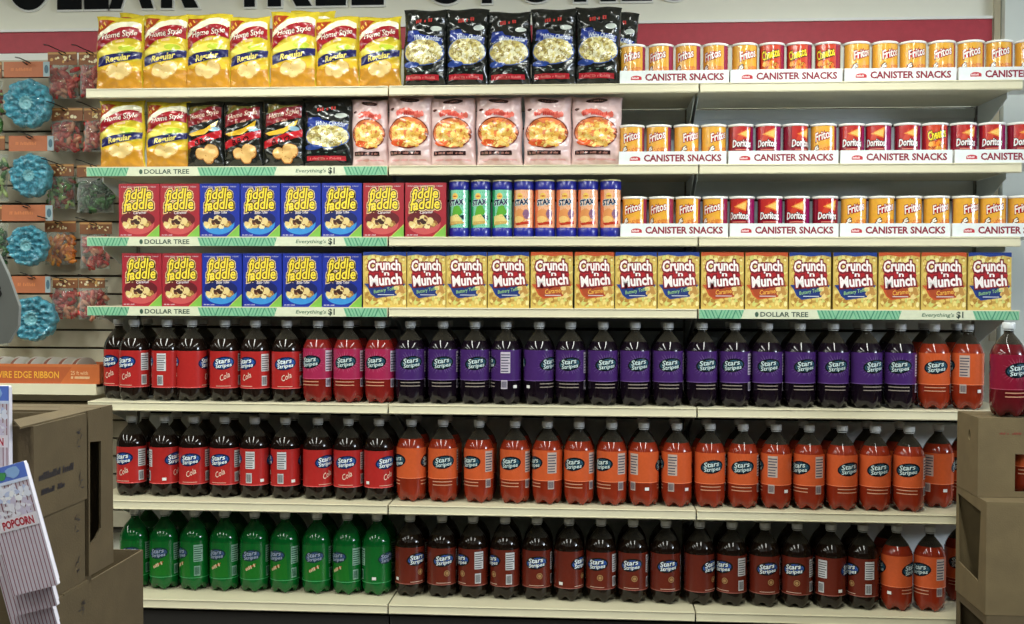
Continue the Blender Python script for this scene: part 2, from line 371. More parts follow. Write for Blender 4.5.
def logo(A, cx, cy, s=1, dark=(20, 28, 44), c1=(190, 206, 212), c2=(44, 76, 116)):
    H = .075*s/A.H; Wd = .05*s/A.W; e = A.W
    cx0 = cx
    s *= 1.3
    A.ell(cx, cy, .033*s/A.W, .0185*s/A.H, dark, 2, 22, rot=.15)
    A.ell(cx, cy, .028*s/A.W, .014*s/A.H, c2, 2.3, 22, rot=.15)
    A.text('Stars', cx-.023*s/A.W, cy+.000*s/A.H, cx+.019*s/A.W, cy+.013*s/A.H, c1, 3.4, bold=.02, shear=.2, rot=.14, edge=((.09, dark),))
    A.text('Stripes', cx-.022*s/A.W, cy-.0145*s/A.H, cx+.024*s/A.W, cy-.0015*s/A.H, c1, 3.4, bold=.02, shear=.2, rot=.14, edge=((.09, dark),))
def panels(A, cx, tall, ink, paper):
    # ingredient block and bar code printed on the wrapper
    y0, y1, b0, b1 = (.46, .93, .07, .34) if tall else (.42, .95, .02, .24)
    A.rect(cx-.05, y0, cx+.05, y1, paper, 2); R = random.Random(2)
    for i in range(7): A.rect(cx-.045, y0+(y1-y0)*(.06+.13*i), cx+R.choice((.03, .045, .045)), y0+(y1-y0)*(.11+.13*i), ink, 3)
    A.rect(cx-.045, b0, cx+.02, b1, paper, 2)
    for i in range(8): A.rect(cx-.040+i*.007, b0+.03, cx-.0365+i*.007+.0008*(i % 3), b1-.03, ink, 3)
def make_label(kind):
    tall = kind in ('cola', 'root', 'green')
    z0, h = (.056, .150) if tall else (.062, .158)
    A = Art(CIRC, h if tall else h, L=.012, step=.00035, smooth=True)
    base = {'cola': (172, 40, 38), 'pink': (160, 40, 78), 'grape': (68, 38, 102), 'orange': (200, 88, 46), 'green': (8, 98, 36), 'root': (100, 34, 22), 'punch': (128, 24, 48)}[kind]
    if tall:
        A.rect(0, 0, 1, 1, base, 0)
        A.rect(0, .0, 1, .02, tuple(min(255, c+60) for c in base), 1)
        for cx in (.5, 0.0, 1.0):
            if kind == 'green':
                if cx == .5: A.poly([(.36, .05), (.64, .05), (.62, .8), (.38, .8)], (22, 104, 30), 1)
                logo(A, cx, .68, 1.02, (20, 60, 50), (150, 160, 190), (60, 80, 130)) if cx == .5 else None
                if cx == .5:
                    A.poly([(.44, .26), (.55, .40), (.56, .46), (.45, .33)], (160, 70, 40), 3); A.scrib(.44, .31, .56, .40, (206, 190, 150), 3.4, rot=.45)
            elif cx == .5:
                logo(A, .5, .68, 1.1, (24, 34, 70) if kind == 'cola' else (30, 22, 20), (230, 240, 245), (50, 90, 170))
                if kind == 'cola': A.text('Cola', .46, .25, .57, .40, (236, 216, 196), 3.4, bold=.0, shear=.5, rot=.45)
                else:
                    A.ell(.535, .32, .012/A.W, .012/A.H, (176, 140, 90), 2, 20); A.ell(.535, .32, .0095/A.W, .0095/A.H, (90, 40, 26), 2.5, 20); A.ell(.535, .32, .0065/A.W, .0065/A.H, (170, 130, 84), 3, 16)
                A.rect(.42, .055, .58, .068, (220, 190, 170), 2)
        # second face at the back
        q = Art(CIRC, h, L=.012, step=.00035)
        logo(A, .04, .68, 1.1, (24, 34, 70), (230, 240, 245), (50, 90, 170)) if kind != 'green' else logo(A, .04, .68, 1, (20, 60, 50), (150, 160, 190), (60, 80, 130))
        if kind == 'cola': A.text('Cola', .01, .25, .11, .40, (236, 216, 196), 3.4, bold=.0, shear=.5, rot=.45)
        panels(A, .725, True, (70, 70, 76) if kind != 'green' else (20, 70, 50), (206, 206, 208) if kind != 'green' else (130, 170, 150))
    else:
        lo = .235
        A.rect(0, lo, 1, 1, base, 0); A.rect(0, lo-.010, 1, lo+.005, tuple(min(255, c+50) for c in base), .6)
        R = random.Random(3)
        lt = tuple(int(c+(255-c)*(.10 if kind == 'orange' else .28)) for c in base)
        for cx in (.5, .04):
            for i in range(26):
                a = 2*PI*i/26+R.random()*.15; r0 = .03; r1 = .048+.02*R.random(); d = .05
                P = [(cx+r0*math.cos(a-d)/A.W, .66+r0*.7*math.sin(a-d)/A.H), (cx+r0*math.cos(a+d)/A.W, .66+r0*.7*math.sin(a+d)/A.H), (cx+r1*math.cos(a)/A.W, min(.99, max(lo+.01, .66+r1*math.sin(a)*.8/A.H)))]
                P = [(max(0, x), min(.99, max(lo+.01, y))) for x, y in P]
                A.poly(P, lt, 1)
            logo(A, cx if cx > .1 else .09, .66, 1.12, (18, 24, 34), (196, 214, 214), (44, 84, 104))
            for y in (.06, .145):
                A.rect(max(0.0, cx-.12), y, cx+.1, y+.022, (205, 150, 120) if kind != 'grape' else (150, 140, 130), 1)
        panels(A, .725, False, (70, 70, 90), (196, 186, 200) if kind != 'orange' else (190, 170, 160))
    mb = MB(); mb.art(A, wrap(z0)); return mb.mesh('label', M_LABEL)
label_mesh = {k: make_label(k) for k in LIQ}
A = Art(.016, .012, L=.008, step=.0002); A.rect(0, 0, 1, 1, (230, 228, 225), 1)
def stick(u, v, o): a = -PI/2+(u-.008)/BR; r = BR+.0026+o; return (r*math.cos(a), r*math.sin(a), v)
mb = MB(); mb.art(A, stick); STICKM = mb.mesh('price_sticker', M_LABEL)
KN = {'cola': 'red-label cola bottle', 'pink': 'pink-label red soda bottle', 'grape': 'purple-label dark soda bottle', 'orange': 'orange-label orange soda bottle',
      'green': 'green soda bottle', 'root': 'brown-label root beer bottle', 'punch': 'crimson-label red soda bottle'}
RN = ['upper', 'middle', 'bottom']
def bottle(kind, X, Y, Z, rot, label, group, sticker=None):
    t = empty('soda_bottle', (X, Y, Z)); tag(t, label, 'bottle', group)
    link('bottle_body', body_mesh[kind], t); link('neck', NECKG if kind == 'green' else NECKM, t); link('neck_ring', RINGM, t); link('cap', CAPM, t)
    l = link('label_wrap', label_mesh[kind], t)
    # logo centre sits at u=.5 -> angle -90deg + 180deg
    l.rotation_euler = (0, 0, math.radians(rot)+PI)
    if sticker is not None:
        s = link('price_sticker', STICKM, t); s.location = (0, 0, sticker[1]); s.rotation_euler = (0, 0, math.radians(sticker[0]))
    return t
ROWS = [
 (4, .025, .0, [(134.5, 'cola', -15), (167, 'cola', -82), (192, 'cola', 90), (225, 'cola', 12), (255.6, 'cola', -25), (286.8, 'cola', 5), (318, 'pink', -18), (348.5, 'pink', 0), (380, 'pink', -10),
   (410.4, 'grape', 12), (443, 'grape', 5), (475, 'grape', 12), (506, 'grape', -80), (539, 'grape', 50), (570.5, 'grape', 0), (603, 'grape', 12), (635, 'grape', 15), (668, 'grape', 6), (702, 'grape', 16),
   (735, 'grape', -15), (767.3, 'grape', 0), (800, 'grape', 14), (833.3, 'grape', 5), (866.5, 'grape', 18), (900.3, 'grape', -15), (934, 'orange', -5), (967.7, 'orange', -110)]),
 (5, .075, -.055, [(131.8, 'cola', -15), (164.6, 'cola', -130), (194, 'cola', 0), (224.7, 'cola', -5), (254.8, 'cola', -80), (285.6, 'cola', -80), (318, 'cola', 48), (348.5, 'cola', 0), (379, 'cola', 42),
   (411.5, 'orange', 90), (443, 'orange', 10), (479, 'orange', -30), (515, 'orange', -18), (547.3, 'orange', -62), (579, 'orange', -20), (611.8, 'orange', -40), (643.7, 'orange', -125), (676.8, 'orange', -100), (710, 'orange', 5),
   (743, 'orange', -12), (776, 'orange', -105), (809, 'orange', -48), (842, 'orange', 15), (875, 'orange', 5), (909, 'orange', -20), (938, 'orange', -130)]),
 (6, .12, -.06, [(135, 'green', 0), (164.6, 'green', -8), (194.7, 'green', -45), (224.7, 'green', -20), (254.8, 'green', 0), (285, 'green', -25), (317, 'green', 0), (347.6, 'green', -30), (377, 'green', -140),
   (410, 'root', 40), (442, 'root', 12), (473, 'root', -48), (505, 'root', -58), (537, 'root', 0), (569, 'root', 50), (601, 'root', -15), (633, 'root', -10), (665.6, 'root', 6), (699.5, 'root', 45), (731.7, 'root', -48),
   (764.7, 'root', 0), (797, 'root', -22), (830.7, 'root', -125), (863, 'root', -70), (896.7, 'orange', 45), (929.7, 'orange', -55), (960, 'orange', -20)])]
STK = {(0, 506): 40, (0, 539): -40, (1, 164.6): 20, (1, 254.8): 45, (1, 285.6): 45, (1, 379): -35, (1, 643.7): 10, (1, 676.8): 35, (1, 776): 30, (1, 938): 10, (2, 377): 0, (2, 410): -45, (2, 569): -30, (2, 830.7): 25, (2, 896.7): -40, (0, 967.7): 25}
RNG = random.Random(7)
for r, (si, y0, dy, lst) in enumerate(ROWS):
    cnt = {}; Z = ZS[si]; ycap = [326, 424, 528][r]
    for i, (px, kind, rot) in enumerate(lst):
        fr = (px-130)/820; Yb = y0+dy*fr+BR
        if (r, px) == (1, 938): Yb += .09
        if (r, px) == (2, 960): Yb += .15
        X = atx(px, ycap+25, Yb); k = cnt.get(kind, 0); cnt[kind] = k+1
        st = None
        if (r, px) in STK:
            st = (STK[(r, px)], .07 if kind in ('cola', 'green', 'root') else .068)
        grp = '%s bottles on the %s soda shelf' % (kind if kind != 'root' else 'root beer', RN[r])
        ex = ', bar code showing' if abs(rot+85) < 12 else ''
        lb = '%s, %s %s one from left, %s soda shelf%s' % (KN[kind], ordn(k), {'cola': 'cola', 'pink': 'pink', 'grape': 'purple', 'orange': 'orange', 'green': 'green', 'root': 'brown', 'punch': ''}[kind], RN[r], ex)
        bottle(kind, X, Yb, Z, rot+RNG.uniform(-3, 3), lb, grp, st)
        if (r, px) in ((1, 938), (2, 960)): continue
        Y2 = Yb+.135+RNG.uniform(-.004, .006)
        if r < 2 or px < 900:
            bottle(kind, X+RNG.uniform(-.0015, .0015), Y2, Z, RNG.uniform(-90, 90), '%s behind the %s %s one on the %s soda shelf' % (KN[kind].replace('-label', ''), ordn(k), {'cola': 'cola', 'pink': 'pink', 'grape': 'purple', 'orange': 'orange', 'green': 'green', 'root': 'brown', 'punch': ''}[kind], RN[r]), grp+', second row')
bottle('cola', atx(118, 350, .14), .15, ZS[4], -22, 'red-label cola bottle set back at the left end of the upper soda shelf', 'cola bottles on the upper soda shelf')
bottle('orange', atx(966, 470, .24), .24, ZS[5], -60, 'orange soda bottle deepest at the right end of the middle soda shelf', 'orange bottles at the right ends')
# ------------------------------------------------------------------ snack boxes
def fiddle(kind):
    W, H, D = .158, .216, .055
    base = (160, 34, 48) if kind == 'red' else (22, 44, 150)
    A = Art(W, H, step=.00035)
    A.rect(0, 0, 1, 1, base, 0)
    dk = tuple(int(c*.62) for c in base)
    A.scrib(.06, .93, .92, .95, (190, 180, 190), 1)
    glow = (196, 84, 84) if kind == 'red' else (58, 140, 206)
    A.ell(.47, .25, .40, .20, glow, 1, 28); A.ell(.47, .33, .42, .16, dk, 1.3, 28)
    for y0, y1, t in ((.70, .885, 'fiddle'), (.50, .70, 'faddle')):
        x0, x1 = (.16, .80) if t == 'fiddle' else (.12, .84)
        A.text(t, x0, y0, x1, y1, (244, 216, 66), 4, bold=.022, shear=.25, rot=.09, edge=((.125, (232, 204, 150)), (.07, (60, 34, 20))), arch=.02)
    A.text('Caramel' if kind == 'red' else 'Butter Toffee', .36, .435, .68, .485, (236, 226, 236), 3, bold=.01, shear=.3, rot=.05)
    A.blobs(.45, .245, .30, .055, 46, .0105, [(222, 196, 128), (200, 166, 92), (232, 214, 160), (150, 96, 52), (214, 180, 108)], 2, 5)
    A.blobs(.45, .30, .17, .05, 26, .0115, [(226, 204, 140), (206, 170, 100), (120, 66, 36), (236, 220, 170)], 2.5, 9)
    A.blobs(.40, .29, .10, .03, 5, .008, [(60, 30, 24)], 3, 3)
    A.poly([(.68, 0), (1, 0), (1, .22)], (122, 178, 72), 3.5); A.poly([(.66, 0), (.68, 0), (1, .22), (1, .24)], (190, 190, 90), 3.6)
    A.scrib(.04, .03, .32, .05, (200, 190, 200), 1)
    mb = MB(); mb.box((-W/2, .0, 0), (W/2, D, H), 0, lin(base)); mb.box((-W/2+.002, .002, H-.001), (W/2-.002, D-.002, H+.0005), 0, lin(dk))
    mb.art(A, lambda u, v, o: (-W/2+u, -.0003-o, v)); return mb.mesh('fiddle_box', M_CARD)
def crunch(kind):
    W, H, D = .165, .222, .055
    acc = (34, 62, 140) if kind == 'blue' else (200, 84, 44)
    A = Art(W, H, step=.00035)
    base = (208, 178, 92)
    A.rect(0, 0, 1, 1, base, 0)
    R = random.Random(4)
    for i in range(260):
        x, y = R.uniform(.05, .95), R.uniform(.05, .93)
        A.ell(x, y, .009*(.5+R.random())/W, .007*(.5+R.random())/H, R.choice([(232, 214, 132), (222, 192, 104), (190, 150, 70), (236, 224, 160), (176, 128, 56), (204, 206, 120)]), .6+.3*i/260, 6, .3, i, R.random()*3)
    A.poly([(0, .93), (.25, .955), (.5, .925), (.8, .95), (1, .92), (1, 1), (0, 1)], acc, 1.2)
    A.poly([(.02, .43), (.98, .43), (.80, .22), (.30, .17), (.18, .24), (.10, .36)], acc, 1.3)
    A.poly([(.14, .40), (.86, .50), (.84, .24), (.34, .19), (.22, .24)], tuple(int(c*.85) for c in acc), 1.5)
    A.blobs(.86, .30, .11, .10, 22, .010, [(220, 186, 104), (190, 140, 72), (232, 208, 140)], 2.2, 4)
    A.ell(.52, .60, .40, .15, (176, 32, 40), 1.8, 26)
    A.text('Crunch', .12, .66, .86, .84, (244, 238, 236), 4, bold=.035, edge=((.11, (92, 22, 34)), (.065, (150, 30, 40))), rot=.03, arch=.02)
    A.text("'n", .44, .58, .60, .66, (244, 238, 236), 4, bold=.03, edge=((.09, (150, 30, 40)),))
    A.text('Munch', .16, .41, .88, .59, (244, 238, 236), 4, bold=.035, edge=((.11, (92, 22, 34)), (.065, (150, 30, 40))), rot=.09)
    if kind == 'blue': A.text('Buttery Toffee', .24, .27, .80, .35, (150, 196, 120), 3, bold=.01, shear=.2, rot=.17)
    else: A.text('Caramel', .34, .27, .74, .35, (236, 180, 80), 3, bold=.01, shear=.2, rot=.12)
    A.rect(.34, .225, .72, .238, (214, 214, 220), 3)
    mb = MB(); mb.box((-W/2, 0, 0), (W/2, D, H), 0, lin(base)); mb.box((-W/2+.002, .002, H-.001), (W/2-.002, D-.002, H+.0005), 0, lin(acc))
    mb.art(A, lambda u, v, o: (-W/2+u, -.0003-o, v)); return mb.mesh('crunch_box', M_CARD)
BOXM = {'fred': fiddle('red'), 'fblue': fiddle('blue'), 'cblue': crunch('blue'), 'corange': crunch('orange')}
BL = {'fred': 'red caramel popcorn box', 'fblue': 'blue toffee popcorn box', 'cblue': 'yellow popcorn box with blue banner', 'corange': 'yellow popcorn box with orange banner'}
B3 = [(119, 160, 'fred'), (160, 200, 'fred'), (200, 240, 'fblue'), (240.5, 280.5, 'fblue'), (281, 321, 'fblue'), (321.5, 362, 'fblue'), (363, 404, 'fred'), (405, 446, 'fred')]
B4 = [(122, 162, 'fred'), (162, 202, 'fred'), (202, 242, 'fblue'), (242.5, 282, 'fblue'), (282.5, 322, 'fblue'), (322, 362, 'fblue'), (363, 406.5, 'cblue'), (407, 446, 'cblue'), (446, 487, 'cblue'), (487.5, 529.5, 'cblue'),
      (530.5, 573, 'corange'), (574.5, 614.5, 'corange'), (615, 657, 'cblue'), (657.5, 699.5, 'cblue'), (701, 744, 'corange'), (745, 788, 'corange'), (789, 831, 'cblue'), (833, 877, 'cblue'), (878.5, 920, 'corange'), (921, 966.5, 'corange'), (968, 1011.5, 'cblue')]
for si, lst, nm in ((2, B3, 'upper'), (3, B4, 'lower')):
    c = {}
    for x0, x1, kind in lst:
        fam = kind[0]; k = c.get(kind, 0); c[kind] = k+1; Y = .018+RNG.uniform(0, .006)
        X0 = atx(x0, 280, Y); X1 = atx(x1, 280, Y)
        o = link('snack_box', BOXM[kind]); o.location = ((X0+X1)/2, Y, ZS[si]); wid = .158 if fam == 'f' else .165
        sx = (X1-X0-.002)/wid; hh = (.216, .222) [fam == 'c']
        o.scale = (sx, 1, 1); o.rotation_euler = (0, 0, RNG.uniform(-.012, .012))
        tag(o, '%s, %s such from left, %s box shelf' % (BL[kind], ordn(k), nm), 'box', '%s boxes on the %s box shelf' % ({'fred': 'red popcorn', 'fblue': 'blue popcorn', 'cblue': 'yellow and blue popcorn', 'corange': 'yellow and orange popcorn'}[kind], nm))
# ------------------------------------------------------------------ bags
def bagfn(W, H, T, seed):
    R = random.Random(seed); ph = [R.random()*6 for _ in range(8)]; lean = R.uniform(-.006, .006)
    def fn(u, v, o, side=-1):
        x = u-W/2; a = max(0, 1-abs(2*x/W)**2.6)**.55; q = v/H; e = min(q, 1-q)
        bz = min(1, e/.045) if e < .045 else 1
        c = (max(0, 1-abs(2*q-1)**3.2))**.6
        t = T/2*a*(.06+.94*c)
        wr = 1.4*(.0022*math.sin(x*150+ph[0]+q*6)*math.exp(-e*9)*1.6 + .0016*math.sin(x*60+q*26+ph[1]) + .0014*math.sin(q*42+x*70*math.sin(ph[2])+ph[3]) + .0010*math.sin((x*.8-v)*130+ph[4]))*min(1, a*1.6)*min(1, e*20)
        pinch = 1-.09*c*(1-e) + .02*math.sin(q*9+ph[5])*c
        xx = x*pinch + lean*q
        yy = side*(t+wr+o) - .006*math.sin(q*3)*0
        if q > .955: yy += .0012*math.sin(x*600)
        zz = v + .003*math.sin(x*40+ph[6])*(1 if q > .9 else 0)
        return (xx, yy, max(0, zz))
    return fn
def bag_mesh(A, T, seed, base):
    fn = bagfn(A.W, A.H, T, seed); mb = MB(); nx, ny = 34, 46
    for sd in (-1, 1):
        vs = [fn(A.W*i/nx, A.H*j/ny, 0, sd) for j in range(ny+1) for i in range(nx+1)]
        fs = [(j*(nx+1)+i, j*(nx+1)+i+1, (j+1)*(nx+1)+i+1, (j+1)*(nx+1)+i) for j in range(ny) for i in range(nx)]
        if sd == 1: fs = [tuple(reversed(f)) for f in fs]
        mb.add(vs, fs, 0, lin(base), True)
    mb.art(A, lambda u, v, o: fn(u, v, o+.0013)); return mb.mesh('bag', M_FOIL)
def curve_band(x0, x1, f0, f1, n=12):
    return [(x0+(x1-x0)*i/n, f1(i/n)) for i in range(n+1)], [(x0+(x1-x0)*i/n, f0(i/n)) for i in range(n+1)]
def art_yellow():
    A = Art(.178, .285, L=.013, step=.0006, smooth=True)
    Y1, Y2 = (226, 196, 44), (206, 146, 44)
    A.rect(.02, .0, .98, .28, Y2, .3); A.poly([(.02, .26), (.98, .26), (.98, .4), (.5, .34), (.02, .42)], (230, 190, 50), .5)
    A.poly([(.04, .70), (.05, .93), (.42, .93)], (170, 62, 24), 1)
    A.scrib(.06, .84, .28, .89, (236, 190, 70), 1.8, rot=.7)
    t, b_ = curve_band(.04, .97, lambda s: .66+.18*math.sin(s*2.2), lambda s: .73+.2*math.sin(s*2.2)); A.band(t, b_, (250, 244, 214), 1.1)
    t, b_ = curve_band(.05, .97, lambda s: .52+.17*math.sin(s*2.1), lambda s: .66+.19*math.sin(s*2.1)); A.band(t, b_, (160, 26, 38), 1.5)
    A.poly([(.03, .48), (.20, .56), (.2, .66), (.05, .60), (.10, .54)], (140, 20, 32), 1.4)
    A.text('Home Style', .17, .68, .90, .775, (250, 235, 220), 2.6, bold=.012, shear=.3, rot=.16, edge=((.05, (120, 16, 28)),))
    A.scrib(.38, .625, .68, .66, (240, 200, 160), 2.6, rot=.12)
    t, b_ = curve_band(.1, .92, lambda s: .44+.08*s, lambda s: .50+.1*math.sin(s*2.4)); A.band(t, b_, (244, 226, 100), 1.2)
    A.ell(.70, .55, .17, .04, (196, 210, 60), 1.8, 14)
    A.scrib(.50, .485, .82, .505, (80, 120, 50), 2.6, rot=.12)
    t, b_ = curve_band(.08, .97, lambda s: .30+.13*s, lambda s: .42+.10*s+.02*math.sin(s*3)); A.band(t, b_, (30, 32, 92), 1.9)
    A.text('Regular', .26, .36, .78, .455, (246, 228, 120), 2.8, bold=.03, shear=.35, rot=.19)
    for x, y, r in ((.40, .24, .15), (.66, .27, .17), (.55, .20, .13)):
        A.ell(x, y, r, r*.60, (214, 158, 76), 2.0, 16, .05, x*9); A.ell(x, y+.006, r*.9, r*.54, (240, 208, 138), 2.3+x*.4, 16, .05, x*9)
    return A
def art_bbq():
    A = Art(.165, .265, L=.013, step=.0006, smooth=True)
    A.scrib(.14, .88, .36, .92, (150, 120, 50), 1.8, rot=.5)
    A.poly([(.12, .93), (.9, .93), (.6, .86), (.12, .80)], (96, 92, 40), 1)
    t, b_ = curve_band(.07, .95, lambda s: .60+.14*s, lambda s: .77+.14*math.sin(s*1.8)); A.band(t, b_, (126, 28, 36), 1.5)
    A.text('Home Style', .14, .73, .90, .83, (206, 180, 160), 2.6, bold=.012, shear=.3, rot=.20)
    A.scrib(.36, .665, .66, .70, (196, 150, 130), 2.6, rot=.16)
    A.poly([(.08, .50), (.55, .57), (.88, .70), (.84, .62), (.55, .49), (.2, .46)], (226, 180, 50), 1.9)
    A.ell(.78, .565, .13, .035, (150, 190, 210), 2.0, 14)
    t, b_ = curve_band(.05, .96, lambda s: .27+.18*s, lambda s: .38+.18*s); A.band(t, b_, (190, 30, 40), 2.0)
    A.text('B.B.Q.', .26, .345, .72, .43, (40, 16, 20), 2.8, bold=.03, shear=.3, rot=.25)
    for x, y, r in ((.42, .20, .15), (.70, .23, .19), (.62, .14, .15)):
        A.ell(x, y, r, r*.60, (180, 112, 50), 2.2, 16, .06, x*9); A.ell(x, y+.006, r*.9, r*.54, (232, 186, 116), 2.5+x*.4, 16, .06, x*9)
    return A
def art_cheddar():
    A = Art(.178, .31, L=.013, step=.0006, smooth=True)
    A.scrib(.30, .81, .70, .86, (186, 60, 56), 2, rot=.12)
    A.ell(.78, .735, .13, .032, (206, 214, 206), 1.5, 14, rot=.1)
    A.poly([(.10, .58), (.12, .71), (.36, .71), (.42, .66), (.92, .62), (.90, .54)], (34, 56, 140), 1.3)
    A.ell(.5, .44, .45, .175, (70, 100, 170), 1.5, 26); A.ell(.5, .44, .43, .163, (196, 180, 110), 1.8, 26)
    A.blobs(.5, .44, .38, .14, 110, .0095, [(238, 232, 184), (228, 216, 146), (244, 240, 208), (206, 188, 110), (150, 130, 70)], 2.0, 11)
    A.text('White Cheddar', .28, .585, .88, .645, (214, 222, 240), 2.8, bold=.02, shear=.2, rot=-.03)
    A.ell(.22, .28, .18, .04, (44, 72, 150), 2.6, 14, .1, 2)
    A.rect(.08, .09, .86, .155, (176, 34, 48), 1.6); A.scrib(.14, .105, .80, .135, (216, 110, 110), 2.2)
    for i in range(5): A.ell(.15+.17*i, .20+.01*(i % 2), .03, .008, (96, 120, 110), 1.2, 8, .3, i)
    return A
def art_pink():
    A = Art(.178, .27, L=.013, step=.0006, smooth=True)
    A.ell(.5, .93, .22, .035, (52, 24, 26), 1.2, 16); A.scrib(.38, .92, .62, .94, (160, 120, 110), 1.9)
    A.ell(.10, .80, .05, .02, (80, 40, 34), 1.2, 8, .3)
    R = random.Random(5)
    for i in range(12): A.ell(.24+.05*i, .745+.03*math.sin(i*.5), .05, .042, (226, 108, 92), 1.4+.02*i, 8, .25, i)
    A.scrib(.22, .715, .80, .765, (204, 66, 60), 2.3, rot=.02)
    A.ell(.48, .47, .445, .225, (112, 40, 26), 1.6, 28); A.ell(.48, .47, .42, .208, (224, 122, 70), 2.0, 28)
    A.blobs(.48, .44, .36, .17, 105, .010, [(242, 200, 96), (236, 178, 80), (248, 222, 140), (214, 140, 56), (246, 210, 120)], 2.2, 21)
    A.ell(.24, .33, .14, .05, (226, 92, 44), 2.9, 12, .1)
    A.rect(.07, .155, .78, .215, (48, 20, 24), 1.6); A.scrib(.10, .17, .75, .20, (170, 120, 110), 2.3)
    for i in range(4): A.ell(.2+.2*i, .09, .1, .015, (216, 160, 158), .9, 8, .2, i)
    return A
BAGS = {}
for nm, fn_, T, base in (('yellow', art_yellow, .085, (218, 194, 50)), ('bbq', art_bbq, .08, (26, 28, 24)), ('cheddar', art_cheddar, .09, (20, 24, 22)), ('pink', art_pink, .09, (222, 192, 190))):
    A = fn_(); BAGS[nm] = ([bag_mesh(A, T, sd, base) for sd in (1, 2, 3)], A.W, A.H, T)
BGL = {'yellow': 'yellow bag of regular potato chips', 'bbq': 'black bag of barbecue potato chips', 'cheddar': 'black bag of white cheddar popcorn', 'pink': 'pale pink bag of cheese popcorn'}
def put_bags(si, lst, nm):
    c = {}
    for i, e in enumerate(lst):
        x0, x1, yt, yb, kind = e[:5]; tilt = e[5] if len(e) > 5 else 0; back = e[6] if len(e) > 6 else 0
        ms, W, H, T = BAGS[kind]; Y = .03+T/2+back; k = c.get(kind, 0)
        if not back: c[kind] = k+1
        X0 = atx(x0, (yt+yb)/2, Y-.03); X1 = atx(x1, (yt+yb)/2, Y-.03); zt = pt((x0+x1)/2, yt, Y)[1]
        o = link('popcorn_bag' if kind in ('cheddar', 'pink') else 'chip_bag', ms[i % 3]); o.location = ((X0+X1)/2, Y, ZS[si]+.001)
        o.scale = ((X1-X0)/W*1.03, 1, (zt-ZS[si])/H); o.rotation_euler = (math.radians(-2), math.radians(tilt), RNG.uniform(-.06, .06))
        if back: lb = '%s peeking out behind the %s' % (BGL[kind], back_names.pop(0))
        else: lb = '%s, %s such from left, %s shelf' % (BGL[kind], ordn(k), nm)
        tag(o, lb, 'bag', '%s bags on the %s shelf' % ({'yellow': 'yellow chip', 'bbq': 'black chip', 'cheddar': 'black popcorn', 'pink': 'pink popcorn'}[kind], nm))
back_names = ['first and second front bags', 'fifth and sixth front bags', 'last black front bag']
put_bags(0, [(93, 141, 17, 88, 'yellow', 1.5), (139, 186, 15, 87, 'yellow', 1), (183, 229, 14, 87, 'yellow', 1), (227, 269, 17, 87, 'yellow', 0), (267, 315, 12, 87, 'yellow', 1), (314, 359, 17, 87, 'yellow', -1), (357, 401, 17, 86, 'yellow', 0),
             (401, 446, 10, 84, 'cheddar', 1), (445, 489, 9, 84, 'cheddar', 0), (487, 532, 12, 84, 'cheddar', 0), (530, 577, 9, 83, 'cheddar', 0), (575, 621, 7, 83, 'cheddar', 1),
             (112, 152, 14, 88, 'yellow', 4, .10), (285, 330, 11, 87, 'yellow', 2, .10), (596, 636, 12, 83, 'cheddar', 3, .11)], 'top')
put_bags(1, [(97, 143, 101, 167, 'yellow', 0), (143, 187, 102, 167, 'yellow', 0), (185, 223, 102, 167, 'bbq', -1), (222, 262, 102, 167, 'bbq', 0), (261, 303, 101, 167, 'bbq', 0), (302, 353, 99, 166, 'cheddar', 0),
             (351, 388, 100, 166, 'pink', 0), (386, 432, 96, 165, 'pink', 0), (430, 476, 98, 165, 'pink', 0), (476, 523, 97, 165, 'pink', 0), (523, 572, 97, 165, 'pink', 0), (571, 622, 97, 165, 'pink', 1)], 'second')
